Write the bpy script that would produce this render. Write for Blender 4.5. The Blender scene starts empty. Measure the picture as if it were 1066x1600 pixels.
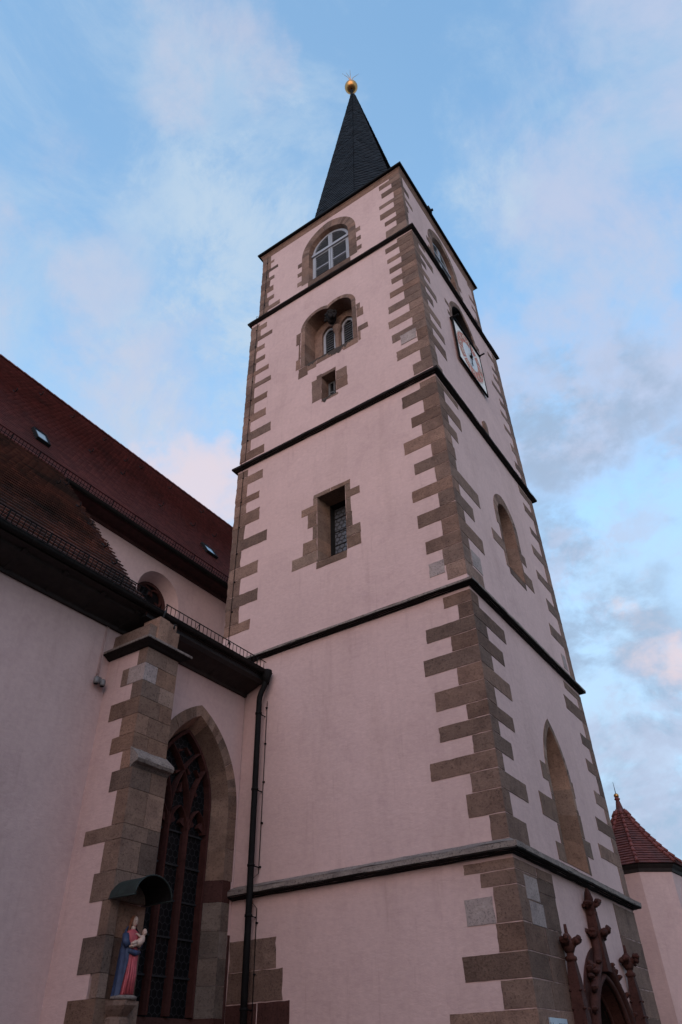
import bpy, bmesh, math, random
from mathutils import Vector, Matrix
from math import sin, cos, pi, sqrt, atan2, radians
random.seed(11)
SC = bpy.context.scene
COL = SC.collection

# ------------------------------------------------------------------ camera
def setup_camera():
    yaw, pit, rol = 0.576461, 0.671793, -0.030074
    d = Vector((-sin(yaw)*cos(pit), cos(yaw)*cos(pit), sin(pit)))
    r = Vector((cos(yaw), sin(yaw), 0)); u = r.cross(d)
    r2 = r*cos(rol) + u*sin(rol); u2 = -r*sin(rol) + u*cos(rol)
    m = Matrix((r2, u2, -d)).transposed().to_4x4()
    m.translation = Vector((4.81643, -12.31727, 1.65028))
    cd = bpy.data.cameras.new('camera'); co = bpy.data.objects.new('camera', cd)
    COL.objects.link(co); co.matrix_world = m
    cd.sensor_fit = 'VERTICAL'; cd.sensor_height = 36.0
    cd.lens = 1117.187/1600*36.0
    cd.clip_start = 0.05; cd.clip_end = 5000
    SC.camera = co
setup_camera()

# ------------------------------------------------------------------ sky, sun, exposure
SUN_EL, SUN_AZ = radians(18), radians(158)      # azimuth measured from +Y clockwise
def N(nt, t, **kw):
    n = nt.nodes.new(t)
    for k, v in kw.items(): setattr(n, k, v)
    return n
def setup_world():
    w = bpy.data.worlds.new('World'); SC.world = w; w.use_nodes = True
    nt = w.node_tree; nt.nodes.clear(); L = nt.links.new
    out = N(nt, 'ShaderNodeOutputWorld'); bg = N(nt, 'ShaderNodeBackground')
    sky = N(nt, 'ShaderNodeTexSky', sky_type='NISHITA', sun_disc=False)
    sky.sun_elevation = SUN_EL; sky.sun_rotation = SUN_AZ
    sky.air_density = 1.0; sky.dust_density = 0.6; sky.ozone_density = 2.0
    tc = N(nt, 'ShaderNodeTexCoord'); sep = N(nt, 'ShaderNodeSeparateXYZ')
    L(tc.outputs['Generated'], sep.inputs[0])
    zz = N(nt, 'ShaderNodeMath', operation='MAXIMUM'); zz.inputs[1].default_value = 0.0
    L(sep.outputs['Z'], zz.inputs[0])
    za = N(nt, 'ShaderNodeMath', operation='ADD'); za.inputs[1].default_value = 0.25
    L(zz.outputs[0], za.inputs[0])
    dx = N(nt, 'ShaderNodeMath', operation='DIVIDE'); dy = N(nt, 'ShaderNodeMath', operation='DIVIDE')
    L(sep.outputs['X'], dx.inputs[0]); L(za.outputs[0], dx.inputs[1])
    L(sep.outputs['Y'], dy.inputs[0]); L(za.outputs[0], dy.inputs[1])
    cmb = N(nt, 'ShaderNodeCombineXYZ'); L(dx.outputs[0], cmb.inputs[0]); L(dy.outputs[0], cmb.inputs[1])
    def noise(scale, detail, rough, dist, loc, stretch=(1, 1, 1), rot=0.0):
        mp = N(nt, 'ShaderNodeMapping'); mp.inputs['Location'].default_value = loc
        mp.inputs['Scale'].default_value = stretch; mp.inputs['Rotation'].default_value = (0, 0, rot)
        L(cmb.outputs[0], mp.inputs[0])
        n = N(nt, 'ShaderNodeTexNoise'); n.inputs['Scale'].default_value = scale
        n.inputs['Detail'].default_value = detail; n.inputs['Roughness'].default_value = rough
        n.inputs['Distortion'].default_value = dist
        L(mp.outputs[0], n.inputs['Vector']); return n.outputs['Fac']
    def ramp(fac, a, b, va=0.0, vb=1.0):
        m = N(nt, 'ShaderNodeMapRange', interpolation_type='SMOOTHSTEP')
        m.inputs['From Min'].default_value = a; m.inputs['From Max'].default_value = b
        m.inputs['To Min'].default_value = va; m.inputs['To Max'].default_value = vb
        L(fac, m.inputs[0]); return m.outputs[0]
    def mix(fac, a, b):
        m = N(nt, 'ShaderNodeMix', data_type='RGBA'); L(fac, m.inputs[0])
        for s, v in ((m.inputs[6], a), (m.inputs[7], b)):
            if isinstance(v, tuple): s.default_value = v
            else: L(v, s)
        return m.outputs[2]
    def mul(a, b):
        m = N(nt, 'ShaderNodeMath', operation='MULTIPLY'); L(a, m.inputs[0])
        if isinstance(b, float): m.inputs[1].default_value = b
        else: L(b, m.inputs[1])
        return m.outputs[0]
    tint = N(nt, 'ShaderNodeMix', data_type='RGBA', blend_type='MULTIPLY'); tint.inputs[0].default_value = 1.0
    L(sky.outputs[0], tint.inputs[6]); tint.inputs[7].default_value = SKY_TINT
    base = tint.outputs[2]
    # clouds: a high veil, soft lavender masses to the east, thin wisps, grey-blue banks low down, pink puffs
    wn = N(nt, 'ShaderNodeTexNoise'); wn.inputs['Scale'].default_value = 3.6; wn.inputs['Detail'].default_value = 7; wn.inputs['Roughness'].default_value = .6
    L(tc.outputs['Generated'], wn.inputs['Vector'])
    ws = N(nt, 'ShaderNodeVectorMath', operation='SUBTRACT'); L(wn.outputs['Color'], ws.inputs[0]); ws.inputs[1].default_value = (.5, .5, .5)
    wm = N(nt, 'ShaderNodeVectorMath', operation='SCALE'); L(ws.outputs[0], wm.inputs[0]); wm.inputs['Scale'].default_value = .46
    wa = N(nt, 'ShaderNodeVectorMath', operation='ADD'); L(tc.outputs['Generated'], wa.inputs[0]); L(wm.outputs[0], wa.inputs[1])
    wr = N(nt, 'ShaderNodeVectorMath', operation='NORMALIZE'); L(wa.outputs[0], wr.inputs[0])
    def spot(d, near, far):      # 1 around the direction d, 0 away from it, with a ragged rim
        v = N(nt, 'ShaderNodeVectorMath', operation='DOT_PRODUCT'); L(wr.outputs[0], v.inputs[0])
        v.inputs[1].default_value = Vector(d).normalized(); return ramp(v.outputs['Value'], cos(far), cos(near))
    def dnoise(scale, detail, rough, dist, loc, stretch=(1, 1, 1)):
        mp = N(nt, 'ShaderNodeMapping'); mp.inputs['Location'].default_value = loc; mp.inputs['Scale'].default_value = stretch
        L(tc.outputs['Generated'], mp.inputs[0]); n = N(nt, 'ShaderNodeTexNoise'); n.inputs['Scale'].default_value = scale
        n.inputs['Detail'].default_value = detail; n.inputs['Roughness'].default_value = rough; n.inputs['Distortion'].default_value = dist
        L(mp.outputs[0], n.inputs['Vector']); return n.outputs['Fac']
    def addc(*xs):
        r = xs[0]
        for x in xs[1:]:
            m = N(nt, 'ShaderNodeMath', operation='MAXIMUM'); L(r, m.inputs[0]); L(x, m.inputs[1]); r = m.outputs[0]
        return r
    veil = mul(ramp(noise(.9, 4, .5, .4, (3.1, 1.2, 0)), .30, .75), .35)
    c = mix(veil, base, CL_VEIL)
    lowsky = ramp(sep.outputs['Z'], .80, .30)
    c = mix(mul(lowsky, .85), c, CL_LOW)
    thin = ramp(dnoise(4.6, 11, .66, .4, (2.2, 1.1, .3)), .42, .70)
    c = mix(mul(thin, .50), c, CL_WISP)
    soft = ramp(dnoise(4.2, 12, .60, .3, (4.1, 1.7, 0)), .38, .60)
    c = mix(mul(mul(soft, addc(spot((.15, .50, .86), .06, .26), spot((.02, .60, .80), .06, .26), spot((-.12, .68, .72), .04, .2), spot((-.55, .58, .60), .04, .22))), .85), c, CL_MASS)
    wisp = ramp(dnoise(7.0, 12, .68, .35, (7.3, 0.4, 0)), .42, .64)
    c = mix(mul(mul(wisp, addc(spot((-.344, .261, .902), .03, .17), spot((-.06, .47, .88), .01, .10), spot((-.46, .43, .78), .04, .22), spot((-.36, .36, .86), .03, .16))), .85), c, CL_WISP)
    pink = ramp(dnoise(5.5, 12, .62, .35, (1.3, 4.4, 0)), .38, .62)
    c = mix(mul(mul(pink, addc(spot((-.60, .217, .77), .02, .19), spot((-.294, .168, .941), .01, .12), spot((-.53, .40, .75), .01, .14), spot((-.63, .32, .70), .02, .16), spot((.06, .66, .75), .02, .16))), .6), c, CL_PINK)
    bmask = addc(spot((-.178, .902, .394), .05, .17), spot((-.125, .724, .678), .01, .12), spot((-.19, .83, .52), .04, .15), spot((-.15, .96, .24), .10, .26), spot((.04, .80, .60), .02, .12))
    bank = ramp(dnoise(7.5, 12, .60, .2, (1.7, 5.2, 0), (1, 1, 1.5)), .40, .58)
    c = mix(mul(mul(bank, bmask), .80), c, CL_BANK)
    rim = ramp(dnoise(9.5, 12, .62, .2, (3.9, 2.2, 1.0), (1, 1, 1.4)), .48, .62)
    c = mix(mul(mul(rim, addc(bmask, spot((-.15, .88, .45), .05, .25))), .6), c, CL_MASS)
    pf = ramp(dnoise(9.0, 9, .58, .3, (2.35, 8.1, 0), (1, 1, 1.6)), .34, .56)
    c = mix(mul(mul(pf, addc(spot((-.115, .927, .356), .01, .075), spot((-.541, .531, .652), .01, .09))), .85), c, CL_PUFF)
    L(c, bg.inputs[0]); bg.inputs[1].default_value = 0.1
    L(bg.outputs[0], out.inputs[0])
SKY_TINT = (2.75, 3.05, 2.8, 1)
CL_VEIL = (2.15, 3.3, 4.7, 1); CL_LOW = (2.85, 3.85, 4.95, 1); CL_MASS = (3.1, 3.5, 4.6, 1); CL_WISP = (3.05, 3.85, 4.75, 1)
CL_PINK = (3.55, 3.6, 4.35, 1); CL_BANK = (2.0, 2.65, 3.65, 1); CL_PUFF = (4.7, 4.0, 4.3, 1)
setup_world()
sl = bpy.data.lights.new('sun', 'SUN'); so = bpy.data.objects.new('sun', sl); COL.objects.link(so)
sl.energy = 0.7; sl.angle = radians(60); sl.color = (1.0, .60, .52)
_sd = Vector((sin(SUN_AZ)*cos(SUN_EL), cos(SUN_AZ)*cos(SUN_EL), sin(SUN_EL)))
so.rotation_euler = _sd.to_track_quat('Z', 'Y').to_euler(); so.location = (0, -30, 30)
vs = SC.view_settings; vs.view_transform = 'Standard'; vs.look = 'None'; vs.gamma = 1; vs.exposure = 0.80
vs.use_curve_mapping = False

# ------------------------------------------------------------------ materials
def newmat(name):
    m = bpy.data.materials.new(name); m.use_nodes = True
    nt = m.node_tree; b = nt.nodes['Principled BSDF']; return m, nt, b
def mk_noise(nt, scale, detail=4, rough=.55, dist=0, stretch=None, loc=(0, 0, 0)):
    g = N(nt, 'ShaderNodeNewGeometry'); mp = N(nt, 'ShaderNodeMapping')
    mp.inputs['Location'].default_value = loc
    if stretch: mp.inputs['Scale'].default_value = stretch
    nt.links.new(g.outputs['Position'], mp.inputs[0])
    n = N(nt, 'ShaderNodeTexNoise'); n.inputs['Scale'].default_value = scale
    n.inputs['Detail'].default_value = detail; n.inputs['Roughness'].default_value = rough
    n.inputs['Distortion'].default_value = dist
    nt.links.new(mp.outputs[0], n.inputs['Vector']); return n.outputs['Fac']
def mk_range(nt, fac, a, b, va, vb):
    m = N(nt, 'ShaderNodeMapRange'); m.inputs['From Min'].default_value = a; m.inputs['From Max'].default_value = b
    m.inputs['To Min'].default_value = va; m.inputs['To Max'].default_value = vb
    nt.links.new(fac, m.inputs[0]); return m.outputs[0]
def mk_mix(nt, fac, a, b, blend='MIX'):
    m = N(nt, 'ShaderNodeMix', data_type='RGBA', blend_type=blend)
    if isinstance(fac, float): m.inputs[0].default_value = fac
    else: nt.links.new(fac, m.inputs[0])
    for s, v in ((m.inputs[6], a), (m.inputs[7], b)):
        if isinstance(v, tuple): s.default_value = v if len(v) == 4 else v + (1,)
        else: nt.links.new(v, s)
    return m.outputs[2]
def mk_bump(nt, b, hs, strength, dist):
    bp = N(nt, 'ShaderNodeBump'); bp.inputs['Strength'].default_value = strength; bp.inputs['Distance'].default_value = dist
    nt.links.new(hs, bp.inputs['Height']); nt.links.new(bp.outputs[0], b.inputs['Normal'])
def scl(c, k): return tuple(x*k for x in c)
def mat_plaster(name, col):
    m, nt, b = newmat(name)
    n1 = mk_noise(nt, .55, 5, .6); n2 = mk_noise(nt, 9, 5, .6); n3 = mk_noise(nt, 1.3, 6, .65, .4, (1, 1, .18), (5, 2, 1))
    c = mk_mix(nt, mk_range(nt, n1, .3, .7, 0, 1), scl(col, .93), scl(col, 1.05))
    c = mk_mix(nt, mk_range(nt, n2, .3, .7, 0, 1), c, mk_mix(nt, 1.0, c, (.90, .89, .90), 'MULTIPLY'))
    c = mk_mix(nt, mk_range(nt, n3, .52, .74, 0, .6), c, mk_mix(nt, 1.0, c, (.82, .81, .79), 'MULTIPLY'))
    n5 = mk_noise(nt, .8, 4, .55, .8, None, (11, 3, 8)); n6 = mk_noise(nt, 2.6, 6, .65, .3, (3.0, 3.0, .22), (1, 9, 4))
    c = mk_mix(nt, mk_range(nt, n5, .57, .60, 0, .5), c, mk_mix(nt, 1.0, c, (.93, .92, .93), 'MULTIPLY'))
    c = mk_mix(nt, mk_range(nt, n6, .60, .76, 0, .7), c, mk_mix(nt, 1.0, c, (.83, .82, .80), 'MULTIPLY'))
    nt.links.new(c, b.inputs['Base Color']); b.inputs['Roughness'].default_value = .92
    b.inputs['Specular IOR Level'].default_value = .15
    h1 = mk_noise(nt, 9, 7, .68, .3, (1, 1, 1.9)); h2 = mk_noise(nt, 1.8, 4, .55, .2, (1, 1, 1.5), (3, 3, 3))
    ad = N(nt, 'ShaderNodeMath', operation='MULTIPLY_ADD'); nt.links.new(h2, ad.inputs[0]); ad.inputs[1].default_value = 1.6
    nt.links.new(h1, ad.inputs[2]); mk_bump(nt, b, ad.outputs[0], .40, .02)
    return m
def mat_stone(name, col, var=.28, dark=.5, bump=.6, warm=(1.12, .95, .85)):
    m, nt, b = newmat(name)
    g = N(nt, 'ShaderNodeNewGeometry'); r = g.outputs['Random Per Island']
    wn = N(nt, 'ShaderNodeTexWhiteNoise', noise_dimensions='1D'); nt.links.new(r, wn.inputs['W'])
    c = mk_mix(nt, r, scl(col, 1-var), scl(col, 1+var))
    cw = mk_mix(nt, 1.0, c, warm, 'MULTIPLY')
    c = mk_mix(nt, wn.outputs['Value'], c, cw)
    n1 = mk_noise(nt, 3.5, 6, .6); n2 = mk_noise(nt, 26, 5, .75); n3 = mk_noise(nt, 1.6, 6, .68, .5, None, (9, 4, 2))
    n4 = mk_noise(nt, 5, 5, .6, .5, (1, 1, 5), (2, 7, 3))
    c = mk_mix(nt, mk_range(nt, n1, .3, .72, 0, 1), mk_mix(nt, 1.0, c, (.80, .78, .78), 'MULTIPLY'), mk_mix(nt, 1.0, c, (1.13, 1.12, 1.08), 'MULTIPLY'))
    c = mk_mix(nt, mk_range(nt, n4, .52, .7, 0, .5), c, mk_mix(nt, 1.0, c, (.78, .76, .74), 'MULTIPLY'))
    c = mk_mix(nt, mk_range(nt, n2, .30, .42, .5, 0), c, mk_mix(nt, 1.0, c, (1.45, 1.42, 1.38), 'MULTIPLY'))
    c = mk_mix(nt, mk_range(nt, n2, .53, .63, 0, .85), c, mk_mix(nt, 1.0, c, (dark, dark, dark), 'MULTIPLY'))
    c = mk_mix(nt, mk_range(nt, n3, .50, .68, 0, .75), c, mk_mix(nt, 1.0, c, (.62, .61, .62), 'MULTIPLY'))
    nt.links.new(c, b.inputs['Base Color']); b.inputs['Roughness'].default_value = .93
    b.inputs['Specular IOR Level'].default_value = .15
    ad = N(nt, 'ShaderNodeMath', operation='ADD'); nt.links.new(n2, ad.inputs[0]); nt.links.new(n1, ad.inputs[1])
    mk_bump(nt, b, ad.outputs[0], bump, .02)
    return m
def mat_tile(name, ca, cb, cmoss=None, moss=(.5, .7), mscale=.5, rough=.75, spec=.3):
    m, nt, b = newmat(name)
    g = N(nt, 'ShaderNodeNewGeometry'); r = g.outputs['Random Per Island']
    c = mk_mix(nt, r, ca, cb)
    n2 = mk_noise(nt, 22, 4, .6)
    c = mk_mix(nt, mk_range(nt, n2, .35, .7, 0, .6), c, mk_mix(nt, 1.0, c, (.6, .6, .6), 'MULTIPLY'))
    if cmoss:
        n = mk_noise(nt, mscale, 6, .65, .5)
        c = mk_mix(nt, mk_range(nt, n, moss[0], moss[1], 0, .9), c, cmoss)
    nt.links.new(c, b.inputs['Base Color']); b.inputs['Roughness'].default_value = rough
    b.inputs['Specular IOR Level'].default_value = spec
    mk_bump(nt, b, n2, .3, .006)
    return m
def mat_plain(name, col, rough=.6, metal=0, nscale=12, nvar=.2, bump=.15, spec=.4):
    m, nt, b = newmat(name)
    n = mk_noise(nt, nscale, 5, .6)
    c = mk_mix(nt, mk_range(nt, n, .3, .7, 0, 1), scl(col, 1-nvar), scl(col, 1+nvar))
    nt.links.new(c, b.inputs['Base Color']); b.inputs['Roughness'].default_value = rough; b.inputs['Metallic'].default_value = metal
    b.inputs['Specular IOR Level'].default_value = spec
    if bump: mk_bump(nt, b, n, bump, .01)
    return m
M = {}
M['plaster'] = mat_plaster('pink_plaster', (.605, .42, .39))
M['stone'] = mat_stone('sandstone', (.205, .136, .110), .33, .45, .9, (1.08, .97, .90))
M['sandy'] = mat_stone('pale_sandstone', (.22, .150, .118), .34, .5, .7, (1.08, .97, .90))
M['pale'] = mat_stone('pale_stone', (.36, .30, .29), .08, .45)
M['grey'] = mat_stone('grey_ledge_stone', (.25, .205, .185), .2, .25, 1.2, (1, 1, 1))
M['greyjamb'] = mat_stone('grey_brown_stone', (.165, .128, .108), .3, .5, .7, (1.05, .98, .94))
M['soot'] = mat_stone('soot_crust', (.075, .058, .050), .25, .4, .8, (1, 1, 1))
M['mixed'] = mat_stone('mixed_sandstone', (.205, .142, .116), .42, .45, .9, (1.15, .98, .86))
M['black'] = mat_stone('soot_and_shade_stone', (.026, .021, .020), .15, .5, .6, (1, 1, 1))  # near-black: soot, plus shade of undersides and recesses put into the colour
M['red'] = mat_stone('red_sandstone', (.070, .031, .027), .3)
M['redwin'] = mat_stone('red_tracery', (.070, .028, .025), .12, .7, .3)
M['tile'] = mat_tile('red_roof_tile', (.165, .052, .048), (.285, .088, .076), (.085, .040, .040), (.54, .76), .35)
M['tile_old'] = mat_tile('weathered_roof_tile', (.125, .054, .044), (.25, .095, .066), (.045, .032, .028), (.44, .62), .55)
M['tile_turret'] = mat_tile('turret_roof_tile', (.115, .034, .030), (.17, .052, .042), (.06, .03, .028), (.5, .7), .9)
M['ridge'] = mat_tile('ridge_tile', (.16, .045, .04), (.22, .065, .055))
M['slate'] = mat_tile('slate', (.0075, .007, .0085), (.018, .017, .020), None, rough=.7, spec=.15)
M['iron'] = mat_plain('black_iron', (.010, .009, .009), .8, 0, 20, .3, .15, .1)
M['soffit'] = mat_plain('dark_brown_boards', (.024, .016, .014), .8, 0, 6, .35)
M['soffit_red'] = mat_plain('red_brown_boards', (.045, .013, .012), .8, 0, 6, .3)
M['gutter'] = mat_plain('old_copper_gutter', (.014, .012, .011), .7, 0, 9, .3, .15, .15)
M['pipe'] = mat_plain('dark_copper_pipe', (.009, .008, .008), .75, .0, 7, .35, .15, .1)
M['copper'] = mat_plain('green_copper', (.015, .024, .021), .6, .2, 10, .4)
M['white'] = mat_plain('grey_white_paint', (.31, .31, .335), .6, 0, 14, .08)
M['slat'] = mat_plain('dark_louvre_slats', (.115, .115, .12), .7, 0, 14, .2)
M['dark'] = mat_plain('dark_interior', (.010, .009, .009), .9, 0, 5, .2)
M['glass'] = mat_plain('dark_window_glass', (.006, .006, .007), .4, 0, 5, .3, .08, .15)
M['glass2'] = mat_plain('leaded_glass', (.12, .125, .145), .22, 0, 30, .4, .2, .7)
M['skyglass'] = mat_plain('skylight_glass', (.16, .19, .22), .22, 0, 5, .05, 0, 1.0)
M['lead'] = mat_plain('lead', (.022, .021, .022), .6, .0, 15, .2)
M['gold'] = mat_plain('gold_leaf', (.50, .25, .085), .36, 1, 8, .12, .05)
M['wood'] = mat_plain('dark_oak_door', (.022, .015, .011), .7, 0, 7, .3)
M['board'] = mat_plain('painted_clock_board', (.80, .72, .66), .6, 0, 6, .1)
M['clockred'] = mat_plain('clock_red_paint', (.50, .15, .09), .6, 0, 14, .2)
M['clockgrey'] = mat_plain('clock_grey_paint', (.62, .60, .60), .6, 0, 10, .12)
M['clockgold'] = mat_plain('clock_cream_numerals', (.62, .50, .38), .5, 0, 10, .1)
M['skin'] = mat_plain('painted_skin', (.52, .36, .29), .6, 0, 18, .1, .1)
M['dress'] = mat_plain('red_painted_dress', (.40, .072, .085), .6, 0, 14, .22, .1)
M['cloak'] = mat_plain('blue_painted_cloak', (.028, .042, .090), .6, 0, 14, .3, .1)
M['hair'] = mat_plain('brown_painted_veil', (.22, .085, .045), .7, 0, 14, .25, .1)
M['box'] = mat_plain('grey_plastic', (.17, .16, .16), .5, 0, 14, .1)
M['signblue'] = mat_plain('enamel_sign_blue_grey', (.36, .42, .50), .35, 0, 14, .06, 0)
M['signtext'] = mat_plain('sign_dark_lettering', (.02, .025, .05), .5, 0, 14, .05, 0)
M['render_cream'] = mat_plaster('cream_render', (.33, .27, .20)); M['render_ochre'] = mat_plaster('ochre_render', (.30, .20, .11)); M['render_grey'] = mat_plaster('grey_render', (.26, .24, .22))
M['paving'] = mat_stone('paving', (.10, .088, .082), .2, .6, .7)

# ------------------------------------------------------------------ mesh helpers
class MB:
    def __init__(s): s.v = []; s.f = []; s.sm = []
    def pt(s, p): s.v.append(tuple(p)); return len(s.v)-1
    def poly(s, pts, sm=False):
        s.f.append([s.pt(p) for p in pts]); s.sm.append(sm)
    def faces(s, pts, fs, sm=False):
        o = len(s.v); s.v += [tuple(p) for p in pts]
        for f in fs: s.f.append([i+o for i in f]); s.sm.append(sm)
    def hexa(s, p):      # 8 points: 0-3 front loop, 4-7 back loop
        s.faces(p, [(0, 1, 2, 3), (7, 6, 5, 4), (0, 4, 5, 1), (1, 5, 6, 2), (2, 6, 7, 3), (3, 7, 4, 0)])
    def box(s, a, b):
        x0, y0, z0 = a; x1, y1, z1 = b
        s.hexa([(x0, y0, z0), (x1, y0, z0), (x1, y0, z1), (x0, y0, z1), (x0, y1, z0), (x1, y1, z0), (x1, y1, z1), (x0, y1, z1)])
    def plate(s, F, u0, u1, z0, z1, d0, d1, j=0.0):   # block on a wall frame, its edges chipped when j > 0
        R = lambda k=1.0: random.uniform(-j, j)*k
        q = [(u0+R(), z0+R(.5)), (u1+R(), z0+R(.5)), (u1+R(), z1+R(.5)), (u0+R(), z1+R(.5))]
        if j <= 0 or max(u1-u0, z1-z0) < .12:
            s.hexa([F(u, z, d0) for u, z in q] + [F(u, z, d1) for u, z in q]); return
        out = []
        for i in range(4):
            p, r = q[i], q[(i+1) % 4]; l = math.dist(p, r); n = max(2, int(l/.10)); hor = i in (0, 2)
            for k in range(n):
                t = k/n; u, z = lerp2(p, r, t)
                if k: c = abs(random.gauss(0, j*.45)) if random.random() < .85 else j*1.4; u, z = (u, z + (c*.5 if i == 0 else -c*.5)) if hor else (u + (-c if i == 1 else c), z)
                out.append((u, z))
        o = len(s.v); n = len(out); s.v += [tuple(F(u, z, d0)) for u, z in out] + [tuple(F(u, z, d1)) for u, z in out]
        s.f.append([o+i for i in range(n)]); s.sm.append(False)
        for i in range(n): k = (i+1) % n; s.f.append([o+i, o+n+i, o+n+k, o+k]); s.sm.append(False)
    def prism(s, F, pts, d0, d1, back=True):             # polygon on frame pulled through depth
        n = len(pts); o = len(s.v)
        s.v += [tuple(F(u, z, d0)) for u, z in pts] + [tuple(F(u, z, d1)) for u, z in pts]
        s.f.append([o+i for i in range(n)]); s.sm.append(False)
        if back: s.f.append([o+n+i for i in range(n)][::-1]); s.sm.append(False)
        for i in range(n):
            k = (i+1) % n; s.f.append([o+i, o+n+i, o+n+k, o+k]); s.sm.append(False)
    def strip(s, A, B, closed=False, sm=False):
        n = len(A); o = len(s.v); s.v += [tuple(p) for p in A] + [tuple(p) for p in B]
        for i in range(n if closed else n-1):
            k = (i+1) % n; s.f.append([o+i, o+k, o+n+k, o+n+i]); s.sm.append(sm)
    def tube(s, path, r, n=8, cap=True, sm=True):
        path = [Vector(p) for p in path]; rings = []
        ref = Vector((0, 0, 1))
        for i, p in enumerate(path):
            t = (path[min(i+1, len(path)-1)] - path[max(i-1, 0)]).normalized()
            if i == 0:
                a = t.cross(ref)
                if a.length < .05: a = t.cross(Vector((1, 0, 0)))
            else: a = a - t*a.dot(t)      # carry the frame along the path
            a.normalize(); b = t.cross(a).normalized()
            rr = r[i] if isinstance(r, (list, tuple)) else r
            rings.append([p + a*rr*cos(2*pi*k/n) + b*rr*sin(2*pi*k/n) for k in range(n)])
        s.loft(rings, cap, sm)
    def loft(s, rings, cap=True, sm=True, closed=True):
        n = len(rings[0]); o = len(s.v)
        for r in rings: s.v += [tuple(p) for p in r]
        for i in range(len(rings)-1):
            for k in range(n if closed else n-1):
                q = (k+1) % n
                s.f.append([o+i*n+k, o+i*n+q, o+(i+1)*n+q, o+(i+1)*n+k]); s.sm.append(sm)
        if cap:
            s.f.append([o+k for k in range(n)][::-1]); s.sm.append(False)
            e = o+(len(rings)-1)*n; s.f.append([e+k for k in range(n)]); s.sm.append(False)
    def lathe(s, c, prof, n=24, sm=True, ang0=0.0):
        c = Vector(c)
        s.loft([[c+Vector((r*cos(2*pi*k/n+ang0), r*sin(2*pi*k/n+ang0), z)) for k in range(n)] for r, z in prof], True, sm)
    def blob(s, c, rx, ry, rz, n=10, m=7, bump=0.0):
        c = Vector(c); rings = []
        for i in range(m+1):
            t = -pi/2 + pi*(i+.04)/(m+.08)
            rings.append([c+Vector((rx*cos(t)*cos(2*pi*k/n)*(1+random.uniform(-bump, bump)), ry*cos(t)*sin(2*pi*k/n)*(1+random.uniform(-bump, bump)), rz*sin(t)*(1+random.uniform(-bump, bump)))) for k in range(n)])
        s.loft(rings)
    def build(s, name, mat, parent=None, fixn=True):
        me = bpy.data.meshes.new(name)
        off = Vector((0, 0, 0)); r = parent
        while r is not None: off += r.location; r = r.parent
        me.from_pydata([(v[0]-off.x, v[1]-off.y, v[2]-off.z) for v in s.v], [], s.f); me.validate()
        if len(me.polygons) == len(s.sm): me.polygons.foreach_set('use_smooth', s.sm)
        if fixn:
            bm = bmesh.new(); bm.from_mesh(me); bmesh.ops.recalc_face_normals(bm, faces=bm.faces); bm.to_mesh(me); bm.free()
        me.materials.append(M[mat]); me.update()
        o = bpy.data.objects.new(name, me); COL.objects.link(o)
        if parent is not None: o.parent = parent
        return o
def wallface(mb, F, outline, holes, d=0.0):
    bm = bmesh.new(); edges = []
    for lp in [outline] + holes:
        vs_ = [bm.verts.new(F(u, z, d)) for u, z in lp]
        for i in range(len(vs_)): edges.append(bm.edges.new((vs_[i], vs_[(i+1) % len(vs_)])))
    bmesh.ops.triangle_fill(bm, use_beauty=True, use_dissolve=False, edges=edges)
    bm.verts.index_update(); mb.faces([v.co for v in bm.verts], [[v.index for v in f.verts] for f in bm.faces]); bm.free()
def arch(uc, w, z0, zs, rise, n=10):
    """pointed arch outline, bottom left -> apex -> bottom right"""
    R = (rise*rise + w*w)/(2*w); cu = R - w
    a1 = atan2(rise, cu)
    L_ = [(uc-w, z0)]
    for i in range(n+1):
        a = a1*i/n
        L_.append((uc + cu - R*cos(a), zs + R*sin(a)))
    R_ = [(2*uc-u, z) for u, z in L_[:-1]][::-1]
    return L_ + R_
def lerp2(a, b, t): return (a[0]+(b[0]-a[0])*t, a[1]+(b[1]-a[1])*t)
def resample(lp, k):
    """split an open polyline by arc length into k pieces, each a list of points"""
    ds = [0]
    for a, b in zip(lp, lp[1:]): ds.append(ds[-1] + math.dist(a, b))
    def at(s):
        s = min(max(s, 0), ds[-1])
        for i in range(len(ds)-1):
            if s <= ds[i+1]: return lerp2(lp[i], lp[i+1], (s-ds[i])/max(ds[i+1]-ds[i], 1e-9))
        return lp[-1]
    out = []
    for j in range(k):
        s0, s1 = ds[-1]*j/k, ds[-1]*(j+1)/k
        ts = [s0] + [d for d in ds if s0+1e-4 < d < s1-1e-4] + [s1]
        out.append([(at(t), t/ds[-1]) for t in ts])
    return out, at, ds[-1]
def ring_blocks(mb, F, inner, outer, k, d0, d1, gap=.004):
    """voussoir-like blocks between two outlines with as many points each"""
    n = len(inner)
    cum = [0]
    for a, b in zip(outer, outer[1:]): cum.append(cum[-1]+math.dist(a, b))
    tot = cum[-1]
    def at(lp, s):
        for i in range(n-1):
            if s <= cum[i+1] or i == n-2:
                t = (s-cum[i])/max(cum[i+1]-cum[i], 1e-9); return lerp2(lp[i], lp[i+1], min(max(t, 0), 1))
    for j in range(k):
        s0, s1 = tot*j/k + gap, tot*(j+1)/k - gap
        ss = [s0] + [c for c in cum if s0+.01 < c < s1-.01] + [s1]
        pin = [at(inner, s) for s in ss]; pout = [at(outer, s) for s in ss]
        pts = pin + pout[::-1]
        for i in range(len(ss)-1):
            q = [pin[i], pin[i+1], pout[i+1], pout[i]]
            mb_pts = [F(u, z, d0) for u, z in q] + [F(u, z, d1) for u, z in q]
            fs = [(0, 1, 2, 3), (0, 4, 5, 1), (2, 6, 7, 3)]
            if i == 0: fs.append((3, 7, 4, 0))
            if i == len(ss)-2: fs.append((1, 5, 6, 2))
            mb.faces(mb_pts, fs)
    return
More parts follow.
